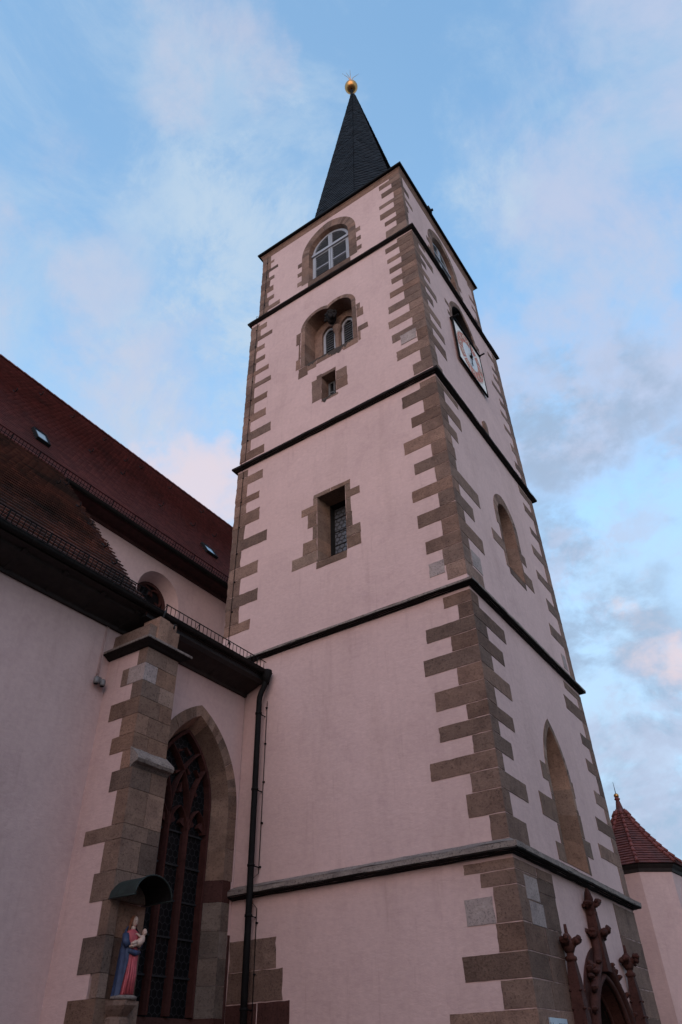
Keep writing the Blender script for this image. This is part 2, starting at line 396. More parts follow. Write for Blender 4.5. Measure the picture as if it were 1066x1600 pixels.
def weld_build(mb, name, mat, parent):
    o = mb.build(name, mat, parent)
    bm = bmesh.new(); bm.from_mesh(o.data); bmesh.ops.remove_doubles(bm, verts=bm.verts, dist=.0015)
    bmesh.ops.recalc_face_normals(bm, faces=bm.faces); bm.to_mesh(o.data); bm.free(); return o
def reveal(mb, F, lo, li, d0, d1, k, gap=.003):
    """splayed jamb between outline lo at depth d0 and li at depth d1, cut into k stones"""
    n = len(lo); cum = [0]
    for a, b in zip(lo, lo[1:]): cum.append(cum[-1]+math.dist(a, b))
    tot = cum[-1]
    def at(lp, s):
        for i in range(n-1):
            if s <= cum[i+1] or i == n-2:
                t = (s-cum[i])/max(cum[i+1]-cum[i], 1e-9); return lerp2(lp[i], lp[i+1], min(max(t, 0), 1))
    for j in range(k):
        s0, s1 = tot*j/k, tot*(j+1)/k
        ss = [s0] + [c for c in cum if s0+.01 < c < s1-.01] + [s1]
        A_ = [F(*at(lo, s), d0) for s in ss]; B_ = [F(*at(li, s), d1) for s in ss]
        mb.strip(A_, B_)
def setprops(o, label, cat, group=None, kind=None):
    if label: o['label'] = label
    if cat: o['category'] = cat
    if group: o['group'] = group
    if kind: o['kind'] = kind
def thing(name, label, cat, loc, group=None):
    o = bpy.data.objects.new(name, None); COL.objects.link(o); o.location = loc; o.empty_display_size = .5
    setprops(o, label, cat, group); return o
def text_mesh(body, size, F, u, z, d, extrude, name, mat, parent, bold=0.0, align='CENTER'):
    cu = bpy.data.curves.new(name, 'FONT'); cu.body = body; cu.size = size; cu.extrude = extrude
    cu.align_x = align; cu.align_y = 'CENTER'; cu.offset = bold
    to = bpy.data.objects.new(name, cu); COL.objects.link(to)
    dg = bpy.context.evaluated_depsgraph_get(); me = bpy.data.meshes.new_from_object(to.evaluated_get(dg))
    mb = MB(); mb.faces([F(u+v.co.x, z+v.co.y, d-v.co.z) for v in me.vertices], [list(p.vertices) for p in me.polygons])
    bpy.data.objects.remove(to); bpy.data.curves.remove(cu); bpy.data.meshes.remove(me)
    return mb.build(name, mat, parent)
def tiles(mb, O, U, V, Nn, u0, u1, v0, v1, w, ex, clip=None, th=.016, jit=.004, rnd=True):
    """courses of round ended plain tiles: O origin, U along the eave, V up the slope, Nn outward"""
    O, U, V, Nn = Vector(O), Vector(U).normalized(), Vector(V).normalized(), Vector(Nn).normalized()
    row = 0; v = v0
    while v < v1 - .02:
        off = (row % 2)*w*.5 + random.uniform(-.22, .22)*w; u = u0 + off
        while u < u1:
            if clip is None or clip(u, v):
                a = random.uniform(-jit, jit); lift = th*1.7 + random.uniform(0, jit)
                Lt = min(ex*1.25, v1 - v + .03); hw = w*.496
                hl, hr = -min(hw, u-u0+.001), min(hw, u1-u)
                if rnd: bot = [(hl, ex*.07), (hl*.6, ex*.015), (0, 0), (hr*.6, ex*.015), (hr, ex*.07)]
                else: bot = [(hl, 0), (hr, 0)]
                top = [(hr, Lt), (hl, Lt)]
                def P(x, y, h): return O + U*(u+x) + V*(v+y+a) + Nn*h
                def hh(y): return lift*(1 - y/(ex*1.25)) + .002
                pts = [P(x, y, hh(y)) for x, y in bot+top] + [P(x, y, hh(y)-th) for x, y in bot]
                nb = len(bot)
                fs = [tuple(range(nb+2))] + [(i, nb+2+i, nb+3+i, i+1) for i in range(nb-1)]
                mb.faces(pts, fs)
            u += w
        v += ex; row += 1
def sweep_rect(mb, rect, prof):
    """mitred moulding round a rectangle: rect (xl, xr, yf, yb), prof list of (outward, z)"""
    xl, xr, yf, yb = rect
    loops = [[(xl-o, yf-o, z), (xr+o, yf-o, z), (xr+o, yb+o, z), (xl-o, yb+o, z)] for o, z in prof]
    for a, b in zip(loops, loops[1:]):
        # subdivide the long runs a little so that the edge can wander
        n = 26
        def sub(lp):
            out = []
            for i in range(4):
                p, q = lp[i], lp[(i+1) % 4]
                for k in range(n): t = k/n; out.append(tuple(p[c]+(q[c]-p[c])*t for c in range(3)))
            return out
        mb.strip(sub(a), sub(b), closed=True)

# ------------------------------------------------------------------ ground
def ground():
    mb = MB(); n = 24; S = 600
    mb.poly([(-S, -S, 0), (S, -S, 0), (S, S, 0), (-S, S, 0)])
    o = mb.build('ground', 'paving'); o['kind'] = 'structure'
ground()

# ------------------------------------------------------------------ unseen houses added to keep low sky light off the lower walls
def house(cx, cy, w, d, he, hr, face, label, mat):
    """added gabled house, a light blocker; face is the angle of its front, w along the front"""
    root = thing('added_blocker_house', label, 'house', (cx, cy, 0)); R = Matrix.Rotation(face, 3, 'Z')
    def P(x, y, z): return Vector((cx, cy, 0)) + R @ Vector((x, y, z))
    F = lambda u, z, dd: P(u, dd, z)
    mb = MB(); holes = []
    n = max(2, int(w/2.6))
    for z0, z1 in ((1.0, 2.4), (3.9, 5.3)):
        for k in range(n):
            u = -w/2 + w*(k+.5)/n; holes.append([(u-.5, z0), (u+.5, z0), (u+.5, z1), (u-.5, z1)])
    wallface(mb, F, [(-w/2, 0), (w/2, 0), (w/2, he), (-w/2, he)], holes)
    mb.poly([P(-w/2, 0, 0), P(-w/2, d, 0), P(-w/2, d, he), P(-w/2, d/2, hr), P(-w/2, 0, he)]); mb.poly([P(w/2, 0, 0), P(w/2, d, 0), P(w/2, d, he), P(w/2, d/2, hr), P(w/2, 0, he)])
    mb.poly([P(-w/2, d, 0), P(w/2, d, 0), P(w/2, d, he), P(-w/2, d, he)])
    mb.build('wall', mat, root)
    for h in holes:
        fr = MB(); (a, z0), (b, _), (_, z1), _ = h
        for q in ((a, a+.08, z0, z1), (b-.08, b, z0, z1), (a+.08, b-.08, z0, z0+.08), (a+.08, b-.08, z1-.08, z1), ((a+b)/2-.04, (a+b)/2+.04, z0+.08, z1-.08)): fr.plate(F, *q, .08, .14)
        f = fr.build('window', 'white', root); g = MB(); g.poly([F(a, z0, .12), F(b, z0, .12), F(b, z1, .12), F(a, z1, .12)]); g.build('pane', 'glass', f)
    rf = MB(); e = .35
    for s_, y0 in ((1, -e), (-1, d+e)):
        z = he - e*(hr-he)/(d/2)
        rf.hexa([P(-w/2-.2, y0, z), P(w/2+.2, y0, z), P(w/2+.2, d/2, hr), P(-w/2-.2, d/2, hr), P(-w/2-.2, y0, z+.14), P(w/2+.2, y0, z+.14), P(w/2+.2, d/2, hr+.14), P(-w/2-.2, d/2, hr+.14)])
    rf.build('roof', 'tile_old', root)
def added_blocker_houses():
    house(-11.0, -23.0, 11.5, 9, 7.6, 12.5, pi, 'added unseen cream house blocking low sky light, left of the ochre one', 'render_cream')
    house(2.0, -22.0, 13.0, 9, 8.2, 13.2, pi, 'added unseen ochre house blocking low sky light behind the viewpoint', 'render_ochre')
    house(15.5, -11.0, 14.0, 9, 8.0, 13.0, -pi/2, 'added unseen grey house blocking low sky light beside the viewpoint', 'render_grey')
    house(16.0, 4.5, 14.0, 9, 7.2, 12.0, -pi/2, 'added unseen cream house blocking low sky light opposite the church portal', 'render_cream')
# ------------------------------------------------------------------ tower
# stage rectangles (xl, xr, yf, yb) and heights
ST = {1: (-7.06, .02, -.02, 6.86), 2: (-7.03, .01, -.01, 6.85), 3: (-7.0, 0, 0, 6.84), 4: (-6.97, -.03, .016, 6.805), 5: (-6.85, -.26, .24, 6.64)}
ZS = {1: (0, 4.66), 2: (4.66, 9.92), 3: (9.92, 16.763), 4: (16.763, 24.153), 5: (24.153, 28.93)}
def FA(s):
    xl, xr, yf, yb = ST[s]; return lambda u, z, d: (xr+u, yf+d, z)
def FB(s):
    xl, xr, yf, yb = ST[s]; return lambda u, z, d: (xr-d, yf+u, z)
tower = thing('church_tower', 'tall pink plastered church tower with brown corner stones and a black slate spire', 'tower', (-3.5, 3.4, 0))
PR = .010   # how far dressed stone stands proud of the plaster
def twin_loop():
    L_ = [(-4.42, 20.05), (-4.42, 21.95)]
    c1, c2, r, zc = -3.86, -3.08, .585, 21.98
    a0 = math.acos((( c1+c2)/2 - c1)/r)
    for i in range(13): a = pi - (pi-a0)*i/12; L_.append((c1+r*cos(a), zc+r*sin(a)))
    for i in range(1, 13): a = (pi-a0) - (pi-a0)*i/12; L_.append((c2+r*cos(a), zc+r*sin(a)))
    L_ += [(-2.505, 21.95), (-2.505, 20.05)]
    return L_
TWIN = twin_loop()
SLIT = [(-3.95, 12.05), (-3.95, 14.18), (-3.04, 14.18), (-3.04, 12.05)]
SLOT = [(-3.75, 18.0), (-3.75, 19.05), (-3.22, 19.05), (-3.22, 18.0)]
BELF_A = arch(-3.3, .915, 25.1, 26.95, .99); BELF_B = arch(3.2, .915, 25.1, 26.95, .99)
CLK = arch(3.40, .92, 20.3, 22.1, 1.28); BLIND = arch(3.55, .54, 12.0, 13.78, .57)
LANC = arch(3.48, .65, 4.88, 6.55, 1.30); DOOR = arch(3.35, .92, 0.02, 1.9, 1.1)
def tower_walls():
    holesA = {5: [BELF_A], 4: [TWIN, SLOT], 3: [SLIT]}
    holesB = {5: [BELF_B], 4: [CLK], 3: [BLIND], 2: [LANC], 1: [DOOR]}
    mb = MB()
    for s in range(1, 6):
        xl, xr, yf, yb = ST[s]; z0, z1 = ZS[s]
        wallface(mb, FA(s), [(xl-xr, z0), (0, z0), (0, z1), (xl-xr, z1)], holesA.get(s, []))
        wallface(mb, FB(s), [(0, z0), (yb-yf, z0), (yb-yf, z1), (0, z1)], holesB.get(s, []))
        mb.poly([(xl, yf, z0), (xl, yb, z0), (xl, yb, z1), (xl, yf, z1)])
        mb.poly([(xl, yb, z0), (xr, yb, z0), (xr, yb, z1), (xl, yb, z1)])
    return mb.build('wall', 'plaster', tower)
tower_walls()
def courses():
    rest = .8
    C5 = [28.95, 28.52, 28.2, 27.9, 27.55, 27.12, 26.88, 26.52, 26.14, 25.85, 25.58, 25.25, 24.42]
    A5 = [.45, .91, .38, .84, .33, .99, .38, .98, .36, .83, .38, .83]; B5 = [.2, .2, .2, .58, .2, .75, .2, .34, .22, .24, .2, .3]
    C4 = [24.0, 23.8, 23.5, 23.13, 22.89, 22.57, 22.28, 21.96, 21.67, 21.3, 21.0, 20.62, 20.27, 19.9, 19.55, 19.2, 18.82, 18.36, 17.95, 17.48, 17.02]
    A4 = [.58, 1.07, .55, 1.03, .53, 1.0, .55, .97, .58, 1.08, .57, 1.17, .45, 1.22, .42, 1.15, .34, 1.07, .33, .6]
    B4 = [.88, .4, 1.37, .4, .73, .4, .87, .4, 1.22, .4, .82, .4, 1.16, .4, 1.26, .4, 1.17, .38, .42, .65]
    C3 = [16.6, 16.37, 15.92, 15.45, 15.07, 14.68, 14.25, 13.82, 13.45, 12.98, 12.62, 12.19, 11.8, 11.36, 11.0, 10.55, 10.15]
    A3 = [.5, 1.08, .46, .88, .6, 1.18, .41, .95, .42, 1.11, .41, 1.02, .43, .89, .49, .47]
    B3 = [1.33, .42, 1.3, .42, .85, .42, .5, .42, 1.63, .4, 1.05, .42, 1.33, .4, .4, .92]
    C2 = [9.76, 9.48, 9.13, 8.80, 8.45, 8.08, 7.70, 7.29, 6.98, 6.67, 6.33, 5.99, 5.64, 5.22, 4.8]
    A2 = [.65, .33, 1.14, .57, 1.25, .53, 1.08, .45, 1.1, .43, 1.37, .57, .70, .33]
    B2 = [.38, 1.65, .6, 1.3, .59, 1.38, .44, 1.2, .36, .86, .29, 1.24, .32, .92]
    C1 = [4.5, 4.33, 4.1, 3.57, 3.17, 2.81, 2.43, 2.05, 1.65, 1.25, .85, .45, 0]
    A1 = [.93, .64, .45, .47, 1.12, .53, 1.46, .55, 1.2, .6, 1.3, 1.5]; B1 = [1.73, 1.72, 1.7, 1.66, 1.60, 1.56, 1.5, 1.5, 1.55, 1.5, 1.5, 1.5]
    return {5: (C5, A5, B5), 4: (C4, A4, B4), 3: (C3, A3, B3), 2: (C2, A2, B2), 1: (C1, A1, B1)}
def corner_block(mb, s, z0, z1, la, lb, j=.016, g=.006):
    """L shaped corner stone wrapping both faces, with worn edges: a grid over the unfolded stone, plus its rim"""
    A, B = FA(s), FB(s); z0 += g; z1 -= g; p = PR
    na, nb_ = max(2, int(la/.11)), max(2, int(lb/.11)); ws = [-la*(1-i/na) for i in range(na)] + [0] + [lb*(i+1)/nb_ for i in range(nb_)]
    rows = 4
    def P(w, z, d):
        if w < -1e-6: return A(w, z, d)
        if w > 1e-6: return B(w, z, d)
        return (ST[s][1]-d, ST[s][2]+d, z)
    ta, tb = random.uniform(-j, j), random.uniform(-j, j); G = []
    for r in range(rows+1):
        t = r/rows; line = []
        for i, w in enumerate(ws):
            z = z0+(z1-z0)*t; ww = w
            if i == 0: ww += ta + abs(random.gauss(0, j*.5))
            if i == len(ws)-1: ww += tb - abs(random.gauss(0, j*.5))
            if r == 0: z += abs(random.gauss(0, j*.22))
            if r == rows: z -= abs(random.gauss(0, j*.22))
            dd = -p + (min(abs(random.gauss(0, .004)), .006) if w == 0 else 0)
            line.append((ww, z, dd))
        G.append(line)
    n = len(ws); pts = [P(*q) for line in G for q in line]; fs = []
    for r in range(rows):
        for i in range(n-1): fs.append((r*n+i, r*n+i+1, (r+1)*n+i+1, (r+1)*n+i))
    rim = [(0, i) for i in range(n)] + [(r, n-1) for r in range(1, rows+1)] + [(rows, i) for i in range(n-2, -1, -1)] + [(r, 0) for r in range(rows-1, 0, -1)]
    o = len(pts); pts += [P(G[r][i][0], G[r][i][1], .05) for r, i in rim]; m = len(rim)
    for k in range(m):
        (r, i), (r2, i2) = rim[k], rim[(k+1) % m]; fs.append((r*n+i, o+k, o+(k+1) % m, r2*n+i2))
    mb.faces(pts, fs)
def quoins():
    data = courses()
    for s, (C, A, B) in data.items():
        mb = MB()
        for i in range(len(A)):
            if s >= 2 and i % 3 == 0 and A[i] > .8 and random.random() < .0: pass
            if s == 1:
                # the strip on the door side is two stones wide
                sp = random.uniform(.75, 1.0)
                corner_block(mb, s, C[i+1], C[i], A[i], sp - .005)
                mb.plate(FB(s), sp+.005, B[i], C[i+1]+.004, C[i]-.004, -PR, .05, .012)
            else:
                z0, z1 = C[i+1], C[i]
                corner_block(mb, s, z0, z1, A[i], B[i])
        mb.build('corner_quoins', 'stone', tower)
    # pale repair stones
    def repair(F, *a, mat='pale', j=.01):
        mp = MB(); mp.plate(F, *a, j); mp.build('repair_stone', mat, tower)
    repair(FA(3), -.87, -.495, 10.38, 10.73, -PR, .05, j=.01)
    repair(FB(3), .42, .95, 10.6, 11.05, -PR, .05, j=.01)
    repair(FA(1), -.97, -.455, 3.575, 3.965, -PR, .05, j=.01)
    repair(FB(1), .33, .90, 3.93, 4.29, -PR-.004, .05, j=.008)
    repair(FB(1), .37, 1.0, 3.56, 3.905, -PR-.004, .05, j=.008)
    repair(FA(4), -.86, -.36, 18.55, 18.98, -PR-.005, .05, j=.02)
    repair(FB(3), 5.98, 6.3, 10.3, 10.74, -PR, .05, j=.02)
    # left corner of the front face
    ml = MB()
    data = {5: (28.9, 24.42, .40, [(28.26, 28.09, .59), (27.71, 27.51, .83), (27.10, 26.87, .66), (26.42, 26.08, .63), (25.75, 25.51, .69), (25.16, 24.9, 1.0)]),
            4: (23.95, 17.02, .39, [(23.8, 23.52, .72), (23.14, 22.92, 1.03), (22.57, 22.32, .72), (21.92, 21.69, .78), (21.26, 21.02, .97), (20.6, 20.36, 1.09), (19.85, 19.56, .97), (19.08, 18.72, .95), (18.27, 17.88, 1.19), (17.4, 17.04, .97)]),
            3: (16.6, 10.75, .41, [(16.31, 15.97, 1.04), (15.49, 15.23, .95), (14.84, 14.39, .97), (13.88, 13.5, 1.3), (12.94, 12.53, 1.02), (12.02, 11.64, 1.1), (11.14, 10.83, .89)])}
    def leftblk(s, z0, z1, w):
        xl, xr = ST[s][0], ST[s][1]
        ml.plate(FA(s), xl-xr-PR, xl-xr+w+random.uniform(-.02, .02), z0+.004, z1-.004, -PR, .3, .016)
    for s, (zt, zb, sh, longs) in data.items():
        z = zt; ml = MB()
        for a, b, w in longs:
            if z - a > .12: leftblk(s, a, z, sh+random.uniform(-.07, .07))
            leftblk(s, b, a, w); z = b
        if z - zb > .1: leftblk(s, zb, z, sh)
        ml.build('corner_quoins', 'stone', tower)
    # low stones at the foot beside the downpipe
    for a, b, u1 in ((3.83, 3.31, -4.95), (3.31, 2.81, -4.78), (1.9, 1.3, -4.9), (1.3, .7, -4.6), (.7, 0, -4.9)):
        if a in (3.83, 1.9): ml = MB()
        ml.plate(FA(1), -6.1, u1, b+.004, a-.004, -PR, .05, .016)
        if b in (2.81, 0): ml.build('foot_stones', 'stone', tower)
    repair(FA(1), -5.35, -4.6, 1.9, 2.80, -PR, .05, mat='red'); repair(FA(1), -6.12, -5.36, 1.9, 2.8, -PR, .05, mat='red')
    # far corner of the door side
    mb = MB()
    data = {5: (28.9, 24.42, .30, [(28.58, 28.38, .6), (27.51, 27.26, .73), (26.82, 26.65, .7), (26.1, 25.9, .65), (25.4, 25.2, .7)]),
            4: (23.95, 17.02, .45, [(23.55, 23.32, .98), (22.8, 22.62, .86), (22.29, 22.05, .93), (21.59, 21.35, 1.3), (21.0, 20.69, .87), (20.25, 20.02, 1.07), (19.53, 19.3, 1.04), (18.79, 18.43, .8), (17.96, 17.64, .8)]),
            3: (16.6, 10.15, .40, [(16.6, 16.3, 1.2), (15.95, 15.63, 1.07), (15.04, 14.78, .95), (14.22, 13.87, 1.23), (13.22, 12.91, 1.4), (12.41, 12.01, 1.06), (11.46, 11.08, 1.35)]),
            2: (9.76, 4.8, .38, [(9.76, 9.55, 1.3), (9.28, 8.91, 1.58), (8.48, 8.19, .86), (7.81, 7.5, .93), (7.04, 6.72, .87), (6.35, 6.05, 1.27), (5.71, 5.41, 1.6)]),
            1: (4.5, 0, 1.55, [(4.5, 3.9, 1.56), (3.4, 3.0, 1.55), (2.5, 2.0, 1.6), (1.5, 1.0, 1.5)])}
    for s, (zt, zb, sh, longs) in data.items():
        xl, xr, yf, yb = ST[s]; D = yb - yf; z = zt; mb = MB()
        def blk(z0, z1, w): mb.plate(FB(s), D-w+random.uniform(-.02, .02), D+PR, z0+.004, z1-.004, -PR, .3, .016)
        for a, b, w in longs:
            if z - a > .1: blk(a, z, sh+random.uniform(-.06, .06))
            blk(b, a, w); z = b
        if z - zb > .1: blk(zb, z, sh)
        mb.build('corner_quoins', 'stone', tower)
quoins()
def ledges():
    def rough(mb):
        for i, v in enumerate(mb.v): mb.v[i] = (v[0]+random.uniform(-.006, .006), v[1]+random.uniform(-.006, .006), v[2]+random.uniform(-.007, .007))
    for s, z, o, lip, mat in ((4, 24.153, .125, .05, 'black'), (3, 16.763, .145, .055, 'black'), (2, 9.92, .155, .05, 'grey'), (1, 4.66, .175, .085, 'grey')):
        R = ST[s]; mb = MB()
        sweep_rect(mb, R, [(-.12, z+.20), (o-.02, z+lip*.5+.015), (o, z+lip*.5), (o, z-lip*.5)]); rough(mb)
        sc = weld_build(mb, 'string_course', mat, tower); mb = MB()
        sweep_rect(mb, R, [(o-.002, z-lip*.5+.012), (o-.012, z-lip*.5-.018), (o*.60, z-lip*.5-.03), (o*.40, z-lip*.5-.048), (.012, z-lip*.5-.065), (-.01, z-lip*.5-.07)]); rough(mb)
        weld_build(mb, 'underside', 'black', sc)  # soot and the shade under the ledge, both carried by the black colour
    mb = MB()
    sweep_rect(mb, ST[5], [(-.01, 28.64), (.015, 28.65), (.02, 28.70), (.045, 28.77), (.05, 28.82), (.085, 28.86), (.085, 28.89), (-.05, 28.89)])
    weld_build(mb, 'cornice', 'stone', tower)
    mb = MB()
    sweep_rect(mb, ST[5], [(-.05, 28.895), (.17, 28.91), (.185, 28.93), (.185, 29.0), (.14, 29.04), (-.3, 29.2)])
    weld_build(mb, 'eaves_edge', 'iron', tower)
ledges()
def spire():
    cx, cy = -3.66, 3.375; zt = 47.2; z0 = 29.1; R0 = 2.92; R1 = .13
    mb = MB(); ang0 = pi/8; nrow = 82
    def ringp(t):    # t 0..1 from eave to tip, slightly concave foot
        R = R0 + (R1-R0)*t; flare = .12*max(0, 1-t*14)
        return R+flare, z0+(zt-z0)*t
    for f in range(8):
        a, b = ang0+f*pi/4, ang0+(f+1)*pi/4
        nm = Vector((cos((a+b)/2), sin((a+b)/2), .17))
        for r in range(nrow):
            Ra, za = ringp(r/nrow); Rb, zb = ringp((r+1.12)/nrow if r < nrow-1 else 1)
            p0 = Vector((cx+Ra*cos(a), cy+Ra*sin(a), za)); p1 = Vector((cx+Ra*cos(b), cy+Ra*sin(b), za))
            q0 = Vector((cx+Rb*cos(a), cy+Rb*sin(a), zb)); q1 = Vector((cx+Rb*cos(b), cy+Rb*sin(b), zb))
            w = (p1-p0).length; k = max(1, int(w/.24)); off = .5*(r % 2)/k
            cuts = [0] + [c for c in [(i/k+off) for i in range(k+1)] if .02 < c < .98] + [1]
            for c0, c1 in zip(cuts, cuts[1:]):
                lift = .022+random.uniform(0, .012); dn = random.uniform(-.015, .015)
                A_, B_ = p0.lerp(p1, c0), p0.lerp(p1, c1); C_, D_ = q0.lerp(q1, c1), q0.lerp(q1, c0)
                Mi = (A_+B_)/2 - Vector((0, 0, .03))
                top = [A_+nm*lift+Vector((0, 0, dn)), Mi+nm*lift+Vector((0, 0, dn)), B_+nm*lift+Vector((0, 0, dn)), C_, D_]
                mb.faces(top+[A_, Mi, B_], [(0, 1, 2, 3, 4), (0, 5, 6, 1), (1, 6, 7, 2)])
    sp = mb.build('spire', 'slate', tower, fixn=False)
    # square foot with broaches filling the corners
    mb = MB(); xl, xr, yf, yb = ST[5]; x0, x1, y0, y1 = xl-.16, xr+.16, yf-.16, yb+.16
    for sx, sy, X, Y in ((-1, -1, x0, y0), (1, -1, x1, y0), (1, 1, x1, y1), (-1, 1, x0, y1)):
        h = 2.4; R, z = ringp(h/(zt-z0))
        ap = (cx+sx*R*.94*cos(pi/4), cy+sy*R*.94*sin(pi/4), z0+h)
        k = 1.95
        mb.poly([(X, Y, 29.0), (X-sx*k, Y, 29.0), ap]); mb.poly([(X, Y, 29.0), (X, Y-sy*k, 29.0), ap])
    mb.poly([(x0, y0, 29.02), (x1, y0, 29.02), (x1, y1, 29.02), (x0, y1, 29.02)])
    mb.build('broach', 'slate', sp)
    # finial
    mb = MB(); c = (cx-.06, cy-.03, 0)
    mb.lathe(c, [(.10, 46.95), (.12, 47.1), (.085, 47.3), (.075, 47.75), (.11, 47.85), (.07, 48.0)], 16)
    fo = mb.build('finial', 'iron', tower)
    mb = MB(); prof = [(.39*cos(t)+.001, 48.42+.43*sin(t)) for t in [(-pi/2+pi*i/18) for i in range(19)]]
    mb.lathe(c, prof, 28); mb.build('ball', 'gold', fo)
    mb = MB(); px, py = c[0], c[1]
    mb.tube([(px, py, 48.8), (px, py, 49.3)], [.07, .03], 8)
    mb.tube([(px, py, 49.2), (px, py, 50.5)], [.022, .008], 6)
    for dx, dy, h in ((.45, .3, 1.15), (-.4, -.28, 1.2), (-.2, -.15, 1.35), (.12, -.2, 1.2)):
        mb.tube([(px, py, 49.25), (px+dx*.3, py+dy*.3, 49.25+h*.5), (px+dx, py+dy, 49.25+h)], [.02, .016, .006], 6)
    mb.build('spikes', 'gold', fo)
    mb = MB(); mb.box((xr+.1, 2.35, 29.0), (xr+.2, 2.62, 29.22)); mb.box((xr+.12, 2.45, 28.95), (xr+.30, 2.52, 29.05))
    mb.build('roof_hook', 'iron', tower)
spire()
def louvre(mb, F, u0, u1, z0, z1, d, step=.13, t=.034, dep=.08):
    z = z0
    while z < z1-.02:
        r = step*.35
        mb.hexa([F(u0, z, d), F(u1, z, d), F(u1, z+t, d), F(u0, z+t, d), F(u0, z+r+t*.5, d+dep), F(u1, z+r+t*.5, d+dep), F(u1, z+r+t, d+dep), F(u0, z+r+t, d+dep)])
        z += step
def belfry(F, uc, side):
    op = arch(uc, .915, 25.1, 26.95, .99); out = arch(uc, 1.25, 25.1, 26.95, 1.46)
    mb = MB(); ring_blocks(mb, F, op, out, 15, -PR, .05)
    for sg in (-1, 1):
        for z0, z1 in ((26.42, 26.68), (25.82, 26.06), (25.2, 25.45)):
            a, b = sorted((uc+sg*1.255, uc+sg*1.45)); mb.plate(F, a, b, z0, z1, -PR, .05, .008)
    inn = arch(uc, .83, 25.1, 26.95, .90)
    reveal(mb, F, op, inn, -PR, .2, 14)
    mb.poly([F(uc-.915, 25.1, -PR), F(uc+.915, 25.1, -PR), F(uc+.83, 25.16, .2), F(uc-.83, 25.16, .2)])
    mb.plate(F, uc-.95, uc+.95, 24.3, 25.095, -PR, .05)
    win = mb.build('belfry_window', 'stone', tower)
    fr = MB(); d = .15
    o2 = arch(uc, .84, 25.12, 26.95, .91); i2 = arch(uc, .74, 25.12, 26.95, .80)
    ring_blocks(fr, F, i2, o2, 1, d, d+.1, 0)
    fr.plate(F, uc-.085, uc-.012, 25.12, 27.7, d-.02, d+.09); fr.plate(F, uc+.012, uc+.085, 25.12, 27.7, d-.02, d+.09)
    fr.plate(F, uc-.85, uc+.85, 26.78, 26.86, d-.06, d+.08); fr.plate(F, uc-.85, uc+.85, 26.90, 26.95, d-.04, d+.08)
    for sg in (-1, 1):
        a, b = sorted((uc+sg*.088, uc+sg*.74)); fr.plate(F, a, b, 25.88, 25.94, d, d+.08); fr.plate(F, a, b, 26.70, 26.778, d, d+.08)
        a, b = sorted((uc+sg*.70, uc+sg*.745)); fr.plate(F, a, b, 25.12, 26.78, d-.01, d+.07)
    fr.build('window_frame', 'white', win)
    lv = MB(); louvre(lv, F, uc-.73, uc-.09, 25.14, 26.75, d+.03); louvre(lv, F, uc+.09, uc+.73, 25.14, 26.75, d+.03)
    z = 26.97
    while z < 27.7:
        for sg in (-1, 1):
            hw = 0
            for i in range(len(i2)-1):
                (ua, zaa), (ub, zbb) = i2[i], i2[i+1]
                if zaa <= z+.06 <= zbb and ua < uc: t = (z+.06-zaa)/max(zbb-zaa, 1e-6); hw = uc-(ua+(ub-ua)*t)
            if hw > .12:
                a, b = sorted((uc+sg*.09, uc+sg*hw)); louvre(lv, F, a, b, z, z+.06, d+.03)
        z += .13
    lv.build('louvres', 'slat', win)
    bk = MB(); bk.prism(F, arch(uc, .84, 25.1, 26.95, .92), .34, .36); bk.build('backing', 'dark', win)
belfry(FA(5), -3.3, 'A'); belfry(FB(5), 3.2, 'B')
def stain(F, u0, u1, z, ln, d, parent, slope=0.0, mat='soot'):
    """ragged crust of soot and moss hanging from a sill edge"""
    n = max(8, int((u1-u0)/.035)); us = [u0+(u1-u0)*i/n for i in range(n+1)]; mb = MB(); r = 0
    zs = []
    for u in us:
        r = max(0, min(1, r+random.uniform(-.45, .45))); zs.append(z - .015 - ln*(r**2)*random.uniform(.5, 1))
    top = [z+.02+random.uniform(0, .03) for _ in us]
    for i in range(n):
        mb.hexa([F(us[i], zs[i], d), F(us[i+1], zs[i+1], d), F(us[i+1], top[i+1], d), F(us[i], top[i], d), F(us[i], zs[i], d+.006), F(us[i+1], zs[i+1], d+.006), F(us[i+1], top[i+1], d+.006), F(us[i], top[i], d+.006)])
    return weld_build(mb, 'sill_crust', mat, parent)
